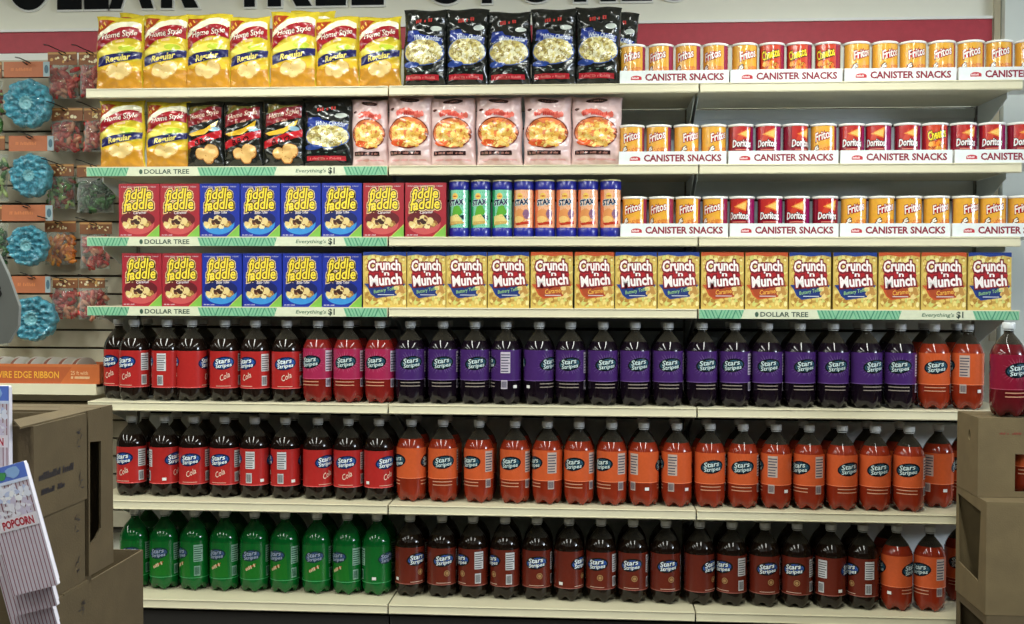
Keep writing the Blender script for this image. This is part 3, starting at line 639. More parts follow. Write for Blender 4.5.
# ------------------------------------------------------------------ canisters and trays
def can_art(kind):
    W = 2*PI*.050; A = Art(W, .150, L=.011, step=.0003, smooth=True)
    cx = .5
    if kind == 'fritos':
        A.rect(0, 0, 1, 1, (232, 172, 62), 0); A.rect(.36, 0, .64, .45, (222, 132, 60), .5)
        A.ell(cx, .72, .020/W*1.6, .105, (190, 30, 34), 1, 22, rot=.25)
        A.text('Fritos', cx-.115, .64, cx+.115, .85, (248, 240, 232), 2.4, bold=.02, shear=.35, rot=.28, edge=((.06, (150, 20, 30)),))
        A.rect(.66, 0, .76, 1, (150, 40, 80), .6); A.rect(.17, 0, .24, 1, (140, 60, 40), .6)
        for x, y in ((.42, .42), (.40, .34)): A.text('6S'[0:1], x-.025, y-.05, x+.02, y+.05, (246, 240, 230), 2, bold=.04, edge=((.1, (30, 20, 20)),))
        A.blobs(.53, .33, .09, .17, 22, .008, [(224, 130, 70), (238, 170, 80), (200, 96, 50)], 1.2, 6)
    elif kind == 'cheetos':
        A.rect(0, 0, 1, 1, (206, 70, 44), 0); A.rect(.64, 0, .8, 1, (150, 26, 70), .6); A.rect(.2, 0, .36, 1, (160, 30, 40), .6)
        A.text('Cheetos', cx-.115, .64, cx+.115, .87, (246, 220, 50), 2.4, bold=.03, shear=.15, rot=.25, edge=((.07, (50, 30, 20)),))
        A.blobs(.5, .36, .11, .20, 40, .009, [(240, 140, 50), (226, 110, 44), (250, 190, 90), (150, 50, 30), (210, 160, 60)], 1.2, 8)
    else:
        A.rect(0, 0, 1, 1, (134, 22, 40), 0); A.rect(.64, 0, .78, 1, (150, 24, 92), .6); A.rect(.38, .5, .60, 1, (188, 44, 40), .5)
        A.poly([(.44, .78), (.62, .96), (.60, .66)], (232, 142, 60), 1.2); A.poly([(.47, .79), (.60, .90), (.59, .70)], (246, 200, 110), 1.6); A.poly([(.42, .60), (.50, .92), (.52, .60)], (206, 70, 50), 1)
        A.text('Doritos', cx-.12, .44, cx+.12, .62, (246, 240, 240), 2.4, bold=.03, shear=.1, edge=((.07, (60, 10, 20)),), arch=.02)
        A.rect(.42, .36, .60, .385, (220, 130, 110), 2); A.poly([(.38, .3), (.62, .34), (.62, .28)], (226, 130, 70), 1.4)
    return A
CANM = {}
for kind, base in (('fritos', (232, 172, 62)), ('cheetos', (206, 70, 44)), ('doritos', (134, 22, 40))):
    A = can_art(kind); mb = MB(); mb.lathe([(.0495, 0), (.05, .002), (.05, .150), (.0495, .151)], 32, col=lin(base))
    W = A.W; mb.art(A, lambda u, v, o: ((.0503+o)*math.cos(PI/2+u/.05), (.0503+o)*math.sin(PI/2+u/.05), v)); CANM[kind] = mb.mesh('canister_body', M_CANP)
mb = MB(); mb.lathe([(.0515, .1495), (.0525, .150), (.0525, .1575), (.0505, .159), (.047, .1585), (.046, .157)], 32); LIDM = mb.mesh('lid', M_LID)
def tray_mesh(n, W):
    D = .32; h = .052; mb = MB(); t = .003
    mb.box((0, 0, 0), (W, D, t), 1); mb.box((0, 0, t), (W, t, h), 0, lin((228, 232, 232))); mb.box((0, D-t, t), (W, D, h), 1)
    for x in (0, W-t): mb.box((x, t, t), (x+t, D-t, h), 1)
    A = Art(W, h, step=.0004); A.rect(0, 0, 1, 1, (226, 232, 232), 0)
    A.text('CANISTER SNACKS', .235, .25, .95, .74, (136, 20, 48), 1, bold=.035)
    A.ell(.15, .46, .05, .17, (186, 30, 46), 1, 18); A.rect(.10, .30, .20, .42, (186, 30, 46), 1.1); A.scrib(.108, .38, .192, .52, (240, 222, 222), 2)
    A.rect(0, 0, 1, .02, (150, 156, 160), 1)
    mb.art(A, lambda u, v, o: (u, -.0004-o, v)); return mb.mesh('tray', [M_PAPER, M_LID])
TR = {0: [(620, 729.5), (730.5, 843), (844.5, 957), (959, 1073)], 1: [(619, 727), (728.5, 839), (840.5, 953), (955, 1067)], 2: [(620.5, 728.5), (730, 839), (840, 951), (952.5, 1064)]}
CN = {0: 'fritos '*4+'fritos cheetos cheetos cheetos '+'fritos '*8, 1: 'fritos '*4+'doritos doritos doritos fritos '+'doritos doritos doritos cheetos '+'doritos '*4, 2: 'fritos '*4+'doritos '*4+'fritos '*8}
CX_ = {0: [633, 661, 688, 715.5, 744.5, 771.5, 799, 827.5, 856.5, 884.5, 912.5, 941.7, 970.5, 998.8, 1028, 1056], 1: [632, 658.7, 686.3, 713.5, 740.5, 768, 795.3, 823.3, 851.3, 878, 907, 934.5, 963, 991.5, 1020, 1048],
       2: [634.5, 661.3, 687.8, 715, 741.8, 769.8, 796.8, 824.8, 853.5, 881, 908.5, 936, 965, 992.5, 1021, 1049]}
KC = {'fritos': 'yellow corn chip canister', 'cheetos': 'orange cheese snack canister', 'doritos': 'dark red tortilla chip canister'}
SHN = ['top', 'second', 'third']
for si in (0, 1, 2):
    Y0 = .02
    for q, (x0, x1) in enumerate(TR[si]):
        ym = [75, 157, 230][si]; X0 = atx(x0, ym, Y0); X1 = atx(x1, ym, Y0)
        mb = tray_mesh(4, X1-X0-.002); o = link('display_tray', mb); o.location = (X0, Y0, ZS[si]+.0015)
        tag(o, 'white canister tray with maroon lettering, %s from left, %s shelf' % (ordn(q), SHN[si]), 'tray', 'canister trays on the %s shelf' % SHN[si])
    kinds = CN[si].split(); c = {}
    for px, kind in zip(CX_[si], kinds):
        Yc = Y0+.058; X = atx(px, [60, 140, 215][si], Yc); k = c.get(kind, 0); c[kind] = k+1
        t = empty('snack_canister', (X, Yc, ZS[si]+.005)); cb = link('canister_body', CANM[kind], t); link('lid', LIDM, t); cb.rotation_euler = (0, 0, PI-PI+RNG.uniform(-.45, .35))
        t.scale = (.97, .97, .98)
        tag(t, '%s with white lid, %s such from left, %s shelf' % (KC[kind], ordn(k), SHN[si]), 'canister', '%s canisters on the %s shelf' % ({'fritos': 'yellow', 'cheetos': 'orange', 'doritos': 'dark red'}[kind], SHN[si]))
# tall crisp tubes
def tube_art(kind):
    R_ = .0405; W = 2*PI*R_; A = Art(W, .150, L=.010, step=.0003, smooth=True); cx = .5
    bc = (30, 140, 84) if kind == 'green' else (216, 116, 76); lt = (130, 204, 170) if kind == 'green' else (238, 180, 140)
    A.rect(0, 0, 1, 1, bc, 0); A.rect(.38, 0, .68, 1, lt, .5)
    A.ell(cx-.04, .83, .012/W, .013/.15, (238, 196, 96), 2, 16); A.rect(cx-.075, .815, cx-.005, .845, (190, 60, 50), 2.6)
    A.text('STAX', cx-.14, .60, cx+.09, .74, (24, 34, 66), 3, bold=.04, shear=.1, rot=.1, edge=((.06, (200, 214, 220)),))
    if kind == 'green':
        A.poly([(.40, .30), (.44, .56), (.52, .60), (.58, .40), (.50, .28)], (96, 170, 60), 1.5); A.poly([(.36, .10), (.36, .30), (.50, .36), (.60, .14)], (226, 206, 130), 2); A.poly([(.36, .06), (.62, .12), (.58, .18), (.38, .16)], (206, 170, 96), 2.4)
        A.poly([(.52, .32), (.62, .34), (.62, .20), (.58, .22)], (30, 50, 60), 2.5)
    else:
        A.ell(.46, .32, .10, .18, (226, 150, 90), 1.5, 16, .1); A.ell(.56, .36, .05, .13, (140, 100, 130), 2, 12, .15); A.poly([(.36, .12), (.62, .18), (.62, .10), (.4, .06)], (190, 60, 40), 2.2); A.ell(.44, .22, .08, .09, (240, 196, 120), 2.3, 14, .1)
    return A
TUBM = {}
for kind in ('green', 'orange'):
    A = tube_art(kind); mb = MB(); mb.lathe([(.0400, .036), (.0405, .037), (.0405, .190)], 32, col=lin((28, 150, 100) if kind == 'green' else (224, 130, 90)), cap=False)
    mb.art(A, lambda u, v, o: ((.0408+o)*math.cos(PI/2+u/.0405), (.0408+o)*math.sin(PI/2+u/.0405), .038+v)); TUBM[kind] = mb.mesh('tube_body', M_CANP)
M_BLUE = pmat('blue_plastic', (28, 34, 140), rough=.3, coat=.3); M_FOILRIM = pmat('pale_gold_rim', (226, 218, 160), rough=.4)
mb = MB(); mb.lathe([(.0405, 0), (.0415, .002), (.0415, .036), (.0405, .038)], 32); TB1 = mb.mesh('base_band', M_BLUE)
mb = MB(); mb.lathe([(.0405, .188), (.0415, .189), (.0420, .192), (.0420, .220), (.0410, .2215)], 32); TB2 = mb.mesh('lid', M_BLUE)
mb = MB(); mb.lathe([(.0400, .2215), (.0418, .2216), (.0418, .2255), (.0405, .2270)], 32); TB3 = mb.mesh('lid_rim', M_FOILRIM)
for i, px in enumerate([459.5, 481, 502.5, 524, 545, 566.5, 588, 610.5]):
    kind = 'green' if i < 3 else 'orange'; Yc = .065; X = atx(px, 205, Yc)
    t = empty('crisp_tube', (X, Yc, ZS[2])); b_ = link('tube_body', TUBM[kind], t); b_.rotation_euler = (0, 0, RNG.uniform(-.12, .12)); link('base_band', TB1, t); l_ = link('lid', TB2, t); link('lid_rim', TB3, l_)
    tag(t, '%s-label potato crisp tube with blue lid, %s of its colour from the left' % (kind, ordn(i if i < 3 else i-3)), 'tube', 'potato crisp tubes on the third shelf')
# ------------------------------------------------------------------ slat wall on the left with hanging bags
YSL = .52
t = empty('slat_wall_panel', (-1.9, YSL, 0)); tag(t, 'grey-beige slatted display panel left of the shelving', 'display panel')
ztopS = zb1-.05; z = ztopS; ox = -1.9
mb = MB(); mb.box((-1.2, .02, .3), (.63, .03, ztopS)); mb.build('backing', M_GROOVE, t)
while z > .35:
    mb = MB(); mb.box((-1.2, 0, z-.073), (.63, .018, z), bev=.002); mb.build('slat', M_SLAT, t); z -= .082
M_OCARD = pmat('orange_header_card', (196, 106, 58), rough=.5, noise=.1, nscale=30)
M_BCARD = pmat('brown_header_card', (138, 84, 48), rough=.5, noise=.35, nscale=60)
M_BLUEG = pmat('shiny_blue_film', (84, 168, 192), rough=.12, coat=.8, noise=.6, nscale=45, bump=.9, bscale=90)
SW = {'red': [(196, 66, 62), (214, 92, 84), (180, 48, 50), (222, 150, 120)], 'orange': [(222, 130, 46), (232, 160, 70), (200, 104, 40)], 'green': [(60, 110, 48), (96, 150, 70), (170, 190, 120), (130, 50, 40)], 'deepgreen': [(38, 84, 40), (70, 120, 60), (28, 60, 34)]}
def hook(t, zr, yr):
    mb = MB(); mb.tube([(0, YSL-yr, zr), (0, -.03, zr), (.0, -.05, zr+.004)], .0028); mb.tube([(-.045, YSL-yr-.19, zr+.028), (-.02, YSL-yr-.2, zr+.022), (.02, -.03, zr+.004), (.025, -.035, zr)], .0026)
    return mb
def round_pack(cx, cy, r, hx0, hy0, hx1, hy1, idx, desc, sq=1):
    Y = .36; X, Z = pt(cx, cy, Y); R = r/ (F/(Y-CY)); t = empty('hanging_blue_pack', (X, Y, Z))
    tag(t, 'round shiny blue wrapped item on orange header card, %s' % desc, 'hanging pack', 'round blue packs hanging on the slat panel')
    RR = random.Random(idx); n = 72; mb = MB(); vs = []; rings = [(.16, .0), (.24, .018), (.34, .022), (.44, .006), (.52, .024), (.64, .030), (.76, .012), (.84, .026), (.93, .022), (1, 0)]
    ph = RR.random()*6
    for (q, h) in rings:
        for i in range(n):
            a = 2*PI*i/n; k = 1+.035*math.sin(9*a+ph)*q+.02*math.sin(17*a+ph*2); hh = h*(1+.45*math.sin(13*a+q*9+ph)+.3*math.sin(29*a+q*17)); vs.append((R*q*k*math.cos(a), -hh-.008, R*q*k*math.sin(a)*sq))
    fs = [(j*n+i, (j+1)*n+i, (j+1)*n+(i+1) % n, j*n+(i+1) % n) for j in range(len(rings)-1) for i in range(n)]
    fs = [tuple(reversed(f)) for f in fs]; mb.add(vs, fs, 0, smooth=True); k0 = len(rings)-1
    mb.add([vs[k0*n+i] for i in range(n)]+[(v[0], .012, v[2]) for v in vs[k0*n:]], [(i, (i+1) % n, n+(i+1) % n, n+i) for i in range(n)]+[tuple(range(n, 2*n))], 0, smooth=False)
    mb.build('ruffled_ring', M_BLUEG, t)
    mb = MB(); 
    mb.lathe([(R*.02, .014), (R*.08, .024), (R*.12, .020), (R*.2, .020), (R*.24, .034), (R*.30, .030), (R*.33, .005)], 24); h = mb.build('hub', pmat('pale_blue_film', (120, 180, 190), rough=.2, coat=.4), t); h.rotation_euler = (PI/2, 0, 0)
    X0, Z0 = pt(hx0, hy0, Y-.01); X1, Z1 = pt(hx1, hy1, Y-.01)
    A = Art(X1-X0, Z0-Z1, step=.0005); A.rect(0, 0, 1, 1, (176, 102, 64), 0); A.rect(.86, .02, 1, .98, (150, 170, 176), 1); A.ell(.93, .5, .045, .28, (70, 100, 116), 2, 14)
    A.scrib(.15, .4, .62, .6, (206, 124, 74), 1)
    mb = MB(); mb.box((X0-X, -.012, Z1-Z), (X1-X, -.008, Z0-Z), 0, lin((176, 102, 64))); mb.art(A, lambda u, v, o: (X0-X+u, -.0125-o, Z1-Z+v)); mb.build('header_card', M_PAPER, t)
    # clear sleeve joining card and ring
    mb = hook(t, Z0-Z-.012, Y); mb.build('peg_hook', M_HOOK, t)
round_pack(29, 104, 25, 4, 62, 50, 77, 1, 'topmost of its column')
round_pack(32, 176, 21.5, 9, 136, 54, 151, 2, 'second from the top of its column', 1.05)
round_pack(29, 246, 21, 2, 205, 53, 221, 3, 'third from the top of its column')
round_pack(34, 319, 25, 12, 276, 51, 293, 4, 'lowest of its column', .92)
def candy_bag(x0, y0, x1, y1, hx0, hy0, hx1, hy1, kind, desc, seed, Y=.38):
    X0, Z1 = pt(x0, y0, Y); X1, Z0 = pt(x1, y1, Y); X, Z = (X0+X1)/2, (Z0+Z1)/2; Wd, H = X1-X0, Z1-Z0
    t = empty('candy_bag', (X, Y, Z)); cn = {'red': 'red', 'orange': 'orange', 'green': 'green', 'deepgreen': 'dark green'}[kind]
    tag(t, 'bag of %s wrapped sweets, brown header card, %s' % (cn, desc), 'bag', 'bags of sweets hanging on the slat panel')
    RR = random.Random(seed); mb = MB()
    n = int(26*Wd/.12)
    for i in range(n*2):
        px = RR.uniform(-.42, .42)*Wd; pz = RR.uniform(-.45, .38)*H; py = RR.uniform(-.014, .010)*(1.3-abs(px)/Wd*2)
        s = RR.uniform(.010, .016); bm = bmesh.new(); bmesh.ops.create_icosphere(bm, subdivisions=1, radius=1)
        rot = Matrix.Rotation(RR.random()*3, 3, 'Y') @ Matrix.Rotation(RR.random(), 3, 'X')
        for v in bm.verts: v.co = rot @ Vector((v.co.x*s*1.9, v.co.y*s*.8, v.co.z*s*.8))+Vector((px, py, pz))
        bm.verts.index_update(); mb.add([v.co[:] for v in bm.verts], [[v.index for v in f.verts] for f in bm.faces], 0, lin(RR.choice(SW[kind])), True); bm.free()
    mb.build('sweets', pmat('sweet_wrapper', rough=.2, attr=True, coat=.5), t)['kind'] = 'stuff'
    fn = bagfn(Wd*1.04, H*1.04, .062, seed); mb = MB(); nx, ny = 12, 14
    for sd in (-1, 1):
        vs = [(lambda p: (p[0], p[1], p[2]-H*.52))(fn(Wd*1.04*i/nx, H*1.04*j/ny, 0, sd)) for j in range(ny+1) for i in range(nx+1)]
        mb.add(vs, [(j*(nx+1)+i, j*(nx+1)+i+1, (j+1)*(nx+1)+i+1, (j+1)*(nx+1)+i) for j in range(ny) for i in range(nx)], 0, smooth=True)
    mb.build('clear_film', M_BAGFILM, t)
    a0, b1 = pt(hx0, hy0, Y-.015); a1, b0 = pt(hx1, hy1, Y-.015)
    A = Art(a1-a0, b1-b0, step=.0005); A.rect(0, 0, 1, 1, (134, 82, 46), 0); A.rect(0, .8, 1, .95, (196, 150, 90), 1)
    A.blobs(.5, .45, .42, .25, 14, .006, [(226, 206, 150), (90, 40, 26), (206, 160, 90), (236, 226, 190)], 1, seed)
    mb = MB(); mb.box((a0-X, -.017, b0-Z), (a1-X, -.014, b1-Z), 0, lin((134, 82, 46))); mb.art(A, lambda u, v, o: (a0-X+u, -.0175-o, b0-Z+v)); mb.build('header_card', M_PAPER, t)
    hook(t, b1-Z-.012, Y).build('peg_hook', M_HOOK, t)
candy_bag(49, 64, 79, 98, 48, 52, 77, 65, 'red', 'topmost, nearest the blue packs', 1, .42)
candy_bag(80, 64, 103, 96, 79, 52, 104, 65, 'red', 'topmost, half behind the first chip bag', 2, .42)
candy_bag(52, 119, 81, 151, 52, 108, 83, 121, 'red', 'second row, right of the blue packs', 3, .42)
candy_bag(84, 119, 108, 151, 84, 108, 110, 121, 'red', 'second row, half behind the chip bag', 4, .42)
candy_bag(48, 176, 75, 208, 48, 164, 74, 176, 'green', 'third row, nearest the blue packs', 5, .42)
candy_bag(77, 178, 114, 212, 77, 165, 112, 177, 'deepgreen', 'third row, beside the shelf end', 6, .42)
candy_bag(45, 232, 76, 264, 45, 221, 76, 232, 'orange', 'fourth row, right of the blue pack', 7, .45)
candy_bag(80, 234, 110, 268, 80, 222, 112, 234, 'red', 'fourth row, beside the shelf end', 8, .42)
candy_bag(52, 287, 78, 317, 53, 278, 78, 288, 'red', 'lowest row, left of two', 9, .42)
candy_bag(79, 287, 108, 319, 79, 278, 105, 288, 'red', 'lowest row, right of two', 10)
candy_bag(-26, 82, 3, 132, -24, 62, 2, 78, 'green', 'top row at the far left edge', 11)
candy_bag(-22, 155, 8, 200, -24, 136, 5, 150, 'green', 'second row at the far left edge', 12)
candy_bag(-22, 224, 8, 268, -24, 206, 3, 220, 'deepgreen', 'third row at the far left edge', 13)
candy_bag(-22, 300, 8, 345, -24, 280, 3, 296, 'green', 'lowest row at the far left edge', 14)
# ribbon shelf
YR = .12; XR, ZR = pt(96.5, 384.5, YR); g = empty('ribbon_shelf', (XR, YSL, ZR)); tag(g, 'short cream shelf under the ribbon box left of the bottles', 'shelf')
mb = MB(); mb.box((-1.3, YR-YSL, -.012), (0, -.003, 0)); mb.box((-1.3, YR-YSL-.003, -.044), (0, YR-YSL, .001)); mb.box((-.003, YR-YSL, -.044), (0, -.01, -.0)); mb.build('shelf_board', M_SHELF, g)
Yb = YR+.02; X1, Z1 = pt(99.5, 364.5, Yb); hB = Z1-ZR; Wb = 1.0
t = empty('ribbon_box', (X1-Wb/2, Yb, ZR)); tag(t, 'long orange-brown display box of ribbon on the short shelf', 'box')
A = Art(Wb, hB, step=.0005); A.rect(0, 0, 1, 1, (172, 84, 38), 0); A.rect(0, .86, 1, 1, (190, 104, 52), 1)
def fx(px): return (atx(px, 375, Yb)-(X1-Wb))/Wb
A.text('WIRE EDGE RIBBON', fx(-5), .28, fx(59), .62, (232, 168, 52), 1.6, bold=.015)
A.text('25 ft with', fx(71), .46, fx(88), .66, (230, 196, 150), 1.6); A.scrib(fx(71), .26, fx(91), .38, (230, 196, 150), 1.6)
A.poly([(fx(60), 0), (fx(74), 1), (1, 1), (1, 0)], (190, 98, 44), .6)
mb = MB(); mb.box((-Wb/2, 0, 0), (Wb/2, .003, hB), 0, lin((172, 84, 38))); mb.box((-Wb/2, .003, 0), (Wb/2, .16, .003), 0, lin((150, 74, 34))); mb.box((-Wb/2, .157, .003), (Wb/2, .16, hB), 0, lin((172, 84, 38)))
for sx in (-Wb/2, Wb/2-.003): mb.box((sx, .003, .003), (sx+.003, .157, hB), 0, lin((190, 104, 50)))
mb.art(A, lambda u, v, o: (-Wb/2+u, -.0005-o, v)); mb.build('carton', M_PAPER, t)
M_SPOOL = pmat('pale_spool_rim', (176, 170, 158), rough=.4); M_RIBB = pmat('dark_ribbon', (110, 60, 44), rough=.5, noise=.3, nscale=80)
for i, px in enumerate([4, 20, 37, 53, 68, 82]):
    xx = atx(px, 366, Yb+.06); r = .052; tt = empty('ribbon_spool', (xx, Yb+.075, ZR+r+.004), .95)
    tag(tt, 'ribbon spool with pale rim standing in the ribbon box, %s from the left' % ordn(i), 'spool', 'ribbon spools in the box')
    mb = MB(); mb.lathe([(.02, -.021), (r, -.021), (r, -.018), (.02, -.018)], 28, smooth=False); mb.lathe([(.02, .018), (r, .018), (r, .021), (.02, .021)], 28, smooth=False); o = mb.build('flange', M_SPOOL, tt); o.rotation_euler = (PI/2, 0, 0)
    mb = MB(); mb.lathe([(r*.9, -.018), (r*.9, .018)], 28); o = mb.build('ribbon', M_RIBB, tt); o.rotation_euler = (PI/2, 0, 0)
# ------------------------------------------------------------------ cardboard cartons
def carton(name, X0, X1, Y0, Y1, Z0, Z1, label, mat=M_CBOARD, side_x=None, side_holes=(), front_holes=(), top_open=False, print_fn=None, print_side='x1', flaps=()):
    t = empty(name, ((X0+X1)/2, (Y0+Y1)/2, Z0)); tag(t, label, 'carton'); cx, cy = (X0+X1)/2, (Y0+Y1)/2; th = .005
    def pan(nm, loops, fn): mb = MB(); mb.prism(loops, fn, th); return mb.build(nm, mat, t)
    R = lambda a, b_, c, d: [(a, b_), (c, b_), (c, d), (a, d)]
    H = Z1-Z0
    pan('front_panel', [R(X0-cx, 0, X1-cx, H)]+list(front_holes), lambda u, v, q: (u, Y0-cy+q, v))
    pan('back_panel', [R(X0-cx, 0, X1-cx, H)], lambda u, v, q: (u, Y1-cy-q, v))
    for nm, xx, sg in (('left_panel', X0-cx, 1), ('right_panel', X1-cx, -1)):
        hl = list(side_holes) if side_x == nm else []
        pan(nm, [R(Y0-cy+th, 0, Y1-cy-th, H)]+hl, lambda u, v, q: (xx+sg*q, u, v))
    pan('bottom_panel', [R(X0-cx+th, Y0-cy+th, X1-cx-th, Y1-cy-th)], lambda u, v, q: (u, v, q))
    if not top_open:
        ym = 0
        pan('top_flap', [R(X0-cx+.001, Y0-cy+.001, X1-cx-.001, ym-.002)], lambda u, v, q: (u, v, H-q+.0045)); pan('top_flap', [R(X0-cx+.001, ym+.002, X1-cx-.001, Y1-cy-.001)], lambda u, v, q: (u, v, H-q+.0045))
    return t
def side_marks(t, X1, Y0, Y1, H, seed, text=True):
    L = Y1-Y0; A = Art(L, H, step=.0004); R = random.Random(seed); ink = (40, 38, 44)
    for bx, by, sz in ((.82, .72, .10), (.84, .22, .10)):
        for k in range(9): 
            x, y = bx+R.uniform(-.05, .05), by+R.uniform(-.09, .09); dx, dy = R.choice([(.045, .0), (.0, .07), (.03, .05)]); A.poly([(x, y), (x+dx+.006, y+dy), (x+dx+.006, y+dy+.014), (x, y+.014)], ink, 1)
    if text:
        A.scrib(.08, .40, .74, .48, ink, 1); A.scrib(.12, .24, .56, .30, ink, 1)
    mb = MB(); mb.art(A, lambda u, v, o: (X1+.0006+o, -L/2+u, v)); mb.build('printed_marks', M_PAPER, t)['kind'] = 'stuff'
# left stack beside the aisle
XA = -.384; YA0 = CY+2.27; YA1 = onx(87, 480, XA)[0]
zs = [onx(87, 413, XA)[1], onx(87, 499, XA)[1], onx(87, 582, XA)[1], .53, .33, .13]
nmz = ['topmost, open carton', 'second carton from the top', 'third carton from the top', 'fourth carton from the top', 'fifth carton from the top']
for i in range(5):
    z1, z0 = zs[i], zs[i+1]+.001; dx = [0, -.006, .004, -.004, 0][i]
    t = carton('shipping_carton', XA-.42+dx, XA+dx, YA0, YA1, z0, z1, '%s of the printed stack at left' % nmz[i], M_CBOARD2, top_open=(i == 0))
    t['group'] = 'printed cartons stacked at the left'
    side_marks(t, .21, YA0, YA1, z1-z0, i+3, i in (0, 2, 4))
    if i == 0:
        # torn flap folded inwards on the aisle side
        mb = MB(); mb.prism([[(-.17, 0), (.16, 0), (.15, .03), (.10, .05), (.05, .03), (-.14, .034)]], lambda u, v, q: (.205-v*.9, u, z1-z0+v*.35+q), .004); mb.build('torn_flap', M_CBOARD2, t)
t = carton('shipping_carton', XA-.42, XA, YA0, YA1, .0, .129, 'flat carton on the floor at the bottom of the printed stack', M_CBOARD2); t['group'] = 'printed cartons stacked at the left'
# tall carton with slot behind it, resting on a lower one
XC = -.46; (YC0, zc0), (YC1, zc1) = onx(76, 590, XC), onx(143, 549, XC); zC = (zc0+zc1)/2
t = carton('shipping_carton', -.92, XC, YC0, YC1, .33, zC, 'brown carton beside the green soda, top edge in view', M_CBOARD2, top_open=True)
t = carton('shipping_carton', -.93, XC-.006, YC0, YC1, 0, .329, 'brown carton on the floor beneath the one left of the green soda', M_CBOARD2)
YB0 = YA1+.008; YB1 = onx(113, 480, XA)[0]; zB0 = onx(100, 570, XA)[1]; zB1 = onx(113, 404, XA)[1]; lm = (YB0+YB1)/2
def sl(px, py): y, z = onx(px, py, XA); return (y-lm, z-zB0)
carton('slotted_carton', XA-.40, XA, YB0, YB1, zB0, zB1-.006, 'tall tan carton with a long dark slot in its side', M_CBOARD2, side_x='right_panel', side_holes=[[sl(90, 545), sl(90, 442), sl(101, 441), sl(101, 528), sl(96, 538)]])  # top flaps added here to shade the inside behind the slot
carton('shipping_carton', XA-.44, XA-.035, YB0, YC0-.004, 0, zB0-.002, 'plain carton holding up the tall slotted carton', M_CBOARD2)
# right stack
XD = pt(957, 450, CY+4.15)[0]; YD1 = CY+4.15; YD0 = onx(986, 560, XD)[0]
zD1 = pt(957, 411, YD1)[1]; zD2 = pt(957, 487, YD1)[1]; zD3 = pt(953, 590, YD1)[1]
Lc = (YD0+YD1)/2; h1 = zD1-zD2; h2 = zD2-zD3
W_ = .44; cxD = XD+W_/2
yd = YD0+.09; c1 = (yd+YD1)/2
hole = [(.115*math.cos(a)*.09-.02, h1*.73+.019*math.sin(a)) for a in [2*PI*i/14 for i in range(14)]]
wx0 = atx(1015, 470, yd)-cxD; wx1 = wx0+.12; wz0 = .02; wz1 = pt(1015, 456, yd)[1]-zD2
t1 = carton('shipping_carton', XD, XD+W_, yd, YD1, zD2+.006, zD1-.004, 'upper tan carton at the right carrying one red soda bottle, window in front', M_CBOARD, side_x='left_panel', side_holes=[hole], front_holes=[[(wx0, wz0), (wx0, wz1), (wx1, wz1), (wx1, wz0)]])
A = Art(.12, .03, step=.0004); A.scrib(.05, .3, .42, .7, (134, 62, 46), 1); A.scrib(.5, .3, .85, .7, (134, 62, 46), 1)
mb = MB(); ux = atx(998, 433, yd)-cxD; mb.art(A, lambda u, v, o: (ux+u*.8, yd-c1-.0005-o, pt(1000, 436, yd)[1]-zD2+v*.6-.006)); mb.build('printed_marks', M_PAPER, t1)['kind'] = 'stuff'
bottle('orange', atx(1024, 470, yd+.08)+.005, yd+.08, zD2+.0112, 0, 'orange soda bottle inside the window of the upper right carton', 'bottles by the right cartons')
L2 = YD1-YD0
hs = [(L2/2-.012, h2*.95), (-L2/2+.055, h2*.90), (-L2/2+.075, h2*.25), (L2/2-.03, h2*.30)]
carton('shipping_carton', XD, XD+W_, YD0, YD1, zD3, zD2, 'middle tan carton at the right with a large dark hole in its side', M_CBOARD, side_x='left_panel', side_holes=[hs])
hs = [(L2/2-.03, zD3-.03), (-L2/2+.03, zD3-.035), (-L2/2+.03, .05), (L2/2-.04, .06)]
carton('shipping_carton', XD+.004, XD+W_, YD0, YD1, 0, zD3-.006, 'lowest carton of the right stack standing on the floor', M_CBOARD2, side_x='left_panel', side_holes=[hs])
Yp = YD0+.155; bottle('punch', atx(1007.8, 400, Yp), Yp, zD1+.001, 15, 'crimson-label red soda bottle standing alone on the right cartons', 'bottles by the right cartons')
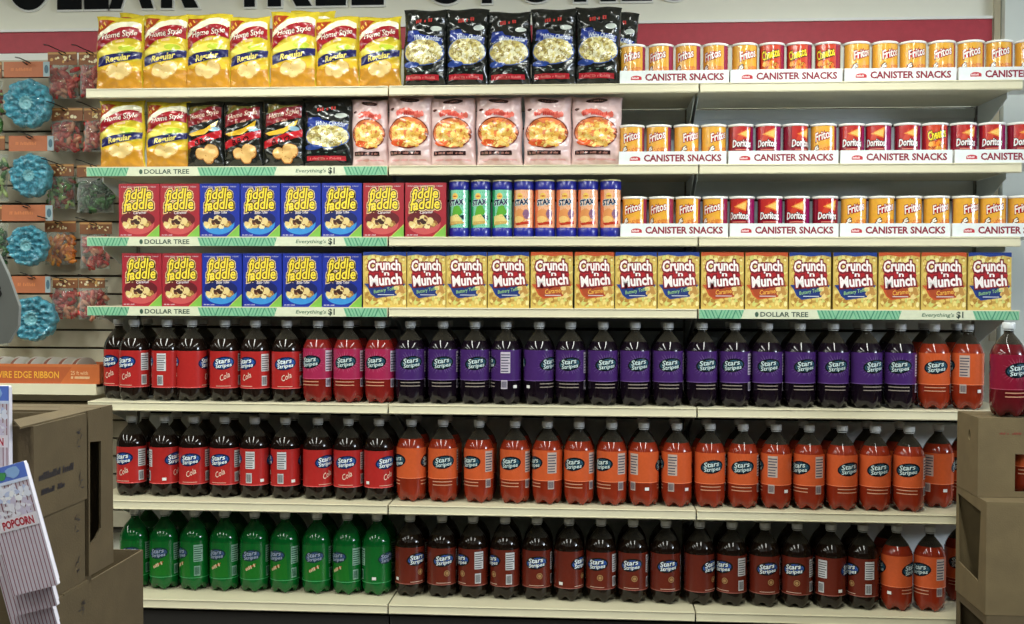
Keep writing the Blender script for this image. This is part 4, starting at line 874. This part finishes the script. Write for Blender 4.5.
# ------------------------------------------------------------------ popcorn bags in the left foreground
def popcorn_carton(px, py_top, ang, Y, W, H, label, front=True):
    A = Art(W, H, step=.0006); A.rect(0, 0, 1, 1, (206, 198, 212), 0)
    n = 12
    for i in range(n): A.rect((i+.3)/n, 0, (i+.52)/n, .87, (128, 58, 84), 1)
    A.rect(0, .87, 1, 1, (86, 116, 208), 1.2); A.ell(.72, .94, .16, .05, (140, 176, 226), 2, 14, .2, 4); A.ell(.45, .93, .10, .035, (70, 150, 90), 2, 12, .2, 2); A.rect(0, .855, 1, .88, (210, 220, 246), 1.5)
    A.blobs(.55, .78, .42, .06, 50, .006, [(226, 228, 246), (190, 200, 236), (240, 240, 248)], 1.6, 3); A.blobs(.5, .63, .46, .12, 60, .006, [(226, 224, 238), (206, 196, 222)], 1.6, 7)
    A.rect(.02, .50, .98, .60, (224, 218, 230), 2.2); A.text('POPCORN', .20, .515, .88, .575, (176, 34, 58), 3, bold=.04, edge=((.06, (240, 230, 240)),), arch=.008)
    x, z = pt(px, py_top, Y)
    o = MB(); o.box((-W, 0, -H), (0, .012, 0), 0, lin((222, 218, 230)), bev=.002); o.art(A, lambda u, v, q: (-W+u, -.0006-q, -H+v))
    # folded-in side gusset and scored mouth
    o.box((-W, .012, -H+.01), (-.004, .020, -.006), 0, lin((200, 196, 210)))
    ob = o.build('popcorn_carton', M_PAPER); ob.location = (x, Y, z); ob.rotation_euler = (0, ang, 0); tag(ob, label, 'popcorn carton', 'striped popcorn cartons at the left')
    return ob
YP = CY+2.16
popcorn_carton(24, 461, -.27, YP, .098, .262, 'red-striped white popcorn carton with blue top, front one of the leaning pile')
popcorn_carton(24, 483, -.27, YP+.024, .098, .262, 'red-striped popcorn carton sticking out just below the front one')
popcorn_carton(25, 505, -.27, YP+.048, .098, .262, 'red-striped popcorn carton sticking out lowest behind the front one')
popcorn_carton(9, 386, .0, YP+.075, .10, .26, 'upright popcorn carton with blue top at the left edge')
xp, zp = pt(-40, 700, YP)
mb = MB()
t = carton('shipping_carton', XA-.42, XA-.02, CY+1.9, YA0-.012, 0, pt(0, 645, YP)[1], 'low carton under the popcorn cartons at the left', M_CBOARD2)
# grey board edge poking into the picture
Yg = CY+1.75
mb = MB(); P = [pt(x, y, Yg) for x, y in ((-60, 215), (-6, 245), (8, 275), (19, 306), (18, 326), (8, 343), (-60, 350))]; cxg, czg = P[0]
mb.prism([[(x-cxg, z-czg) for x, z in P]], lambda u, v, q: (u, q, v), .008)
t = empty('grey_sign', (cxg, Yg, czg)); tag(t, 'grey board with a small black mark at the left edge', 'sign'); mb.build('board', M_GREY, t)
A = Art(.02, .02, step=.0004); A.text('B', 0, 0, .8, 1, (14, 14, 18), 1, bold=.05); xx, zz = pt(-8, 297, Yg)
mb = MB(); mb.art(A, lambda u, v, o: (xx-cxg+u, -.0005-o, zz-czg+v)); mb.build('printed_mark', M_PAPER, t)
mb = MB(); mb.tube([(.0, .018, -czg), (.0, .018, -.02)], .01); mb.build('stand', M_POST, t)
mb = MB(); mb.lathe([(.0, 0), (.12, 0), (.12, .008), (.02, .014)], 24); o = mb.build('stand_foot', M_POST, t); o.location = (0, .018, -czg)
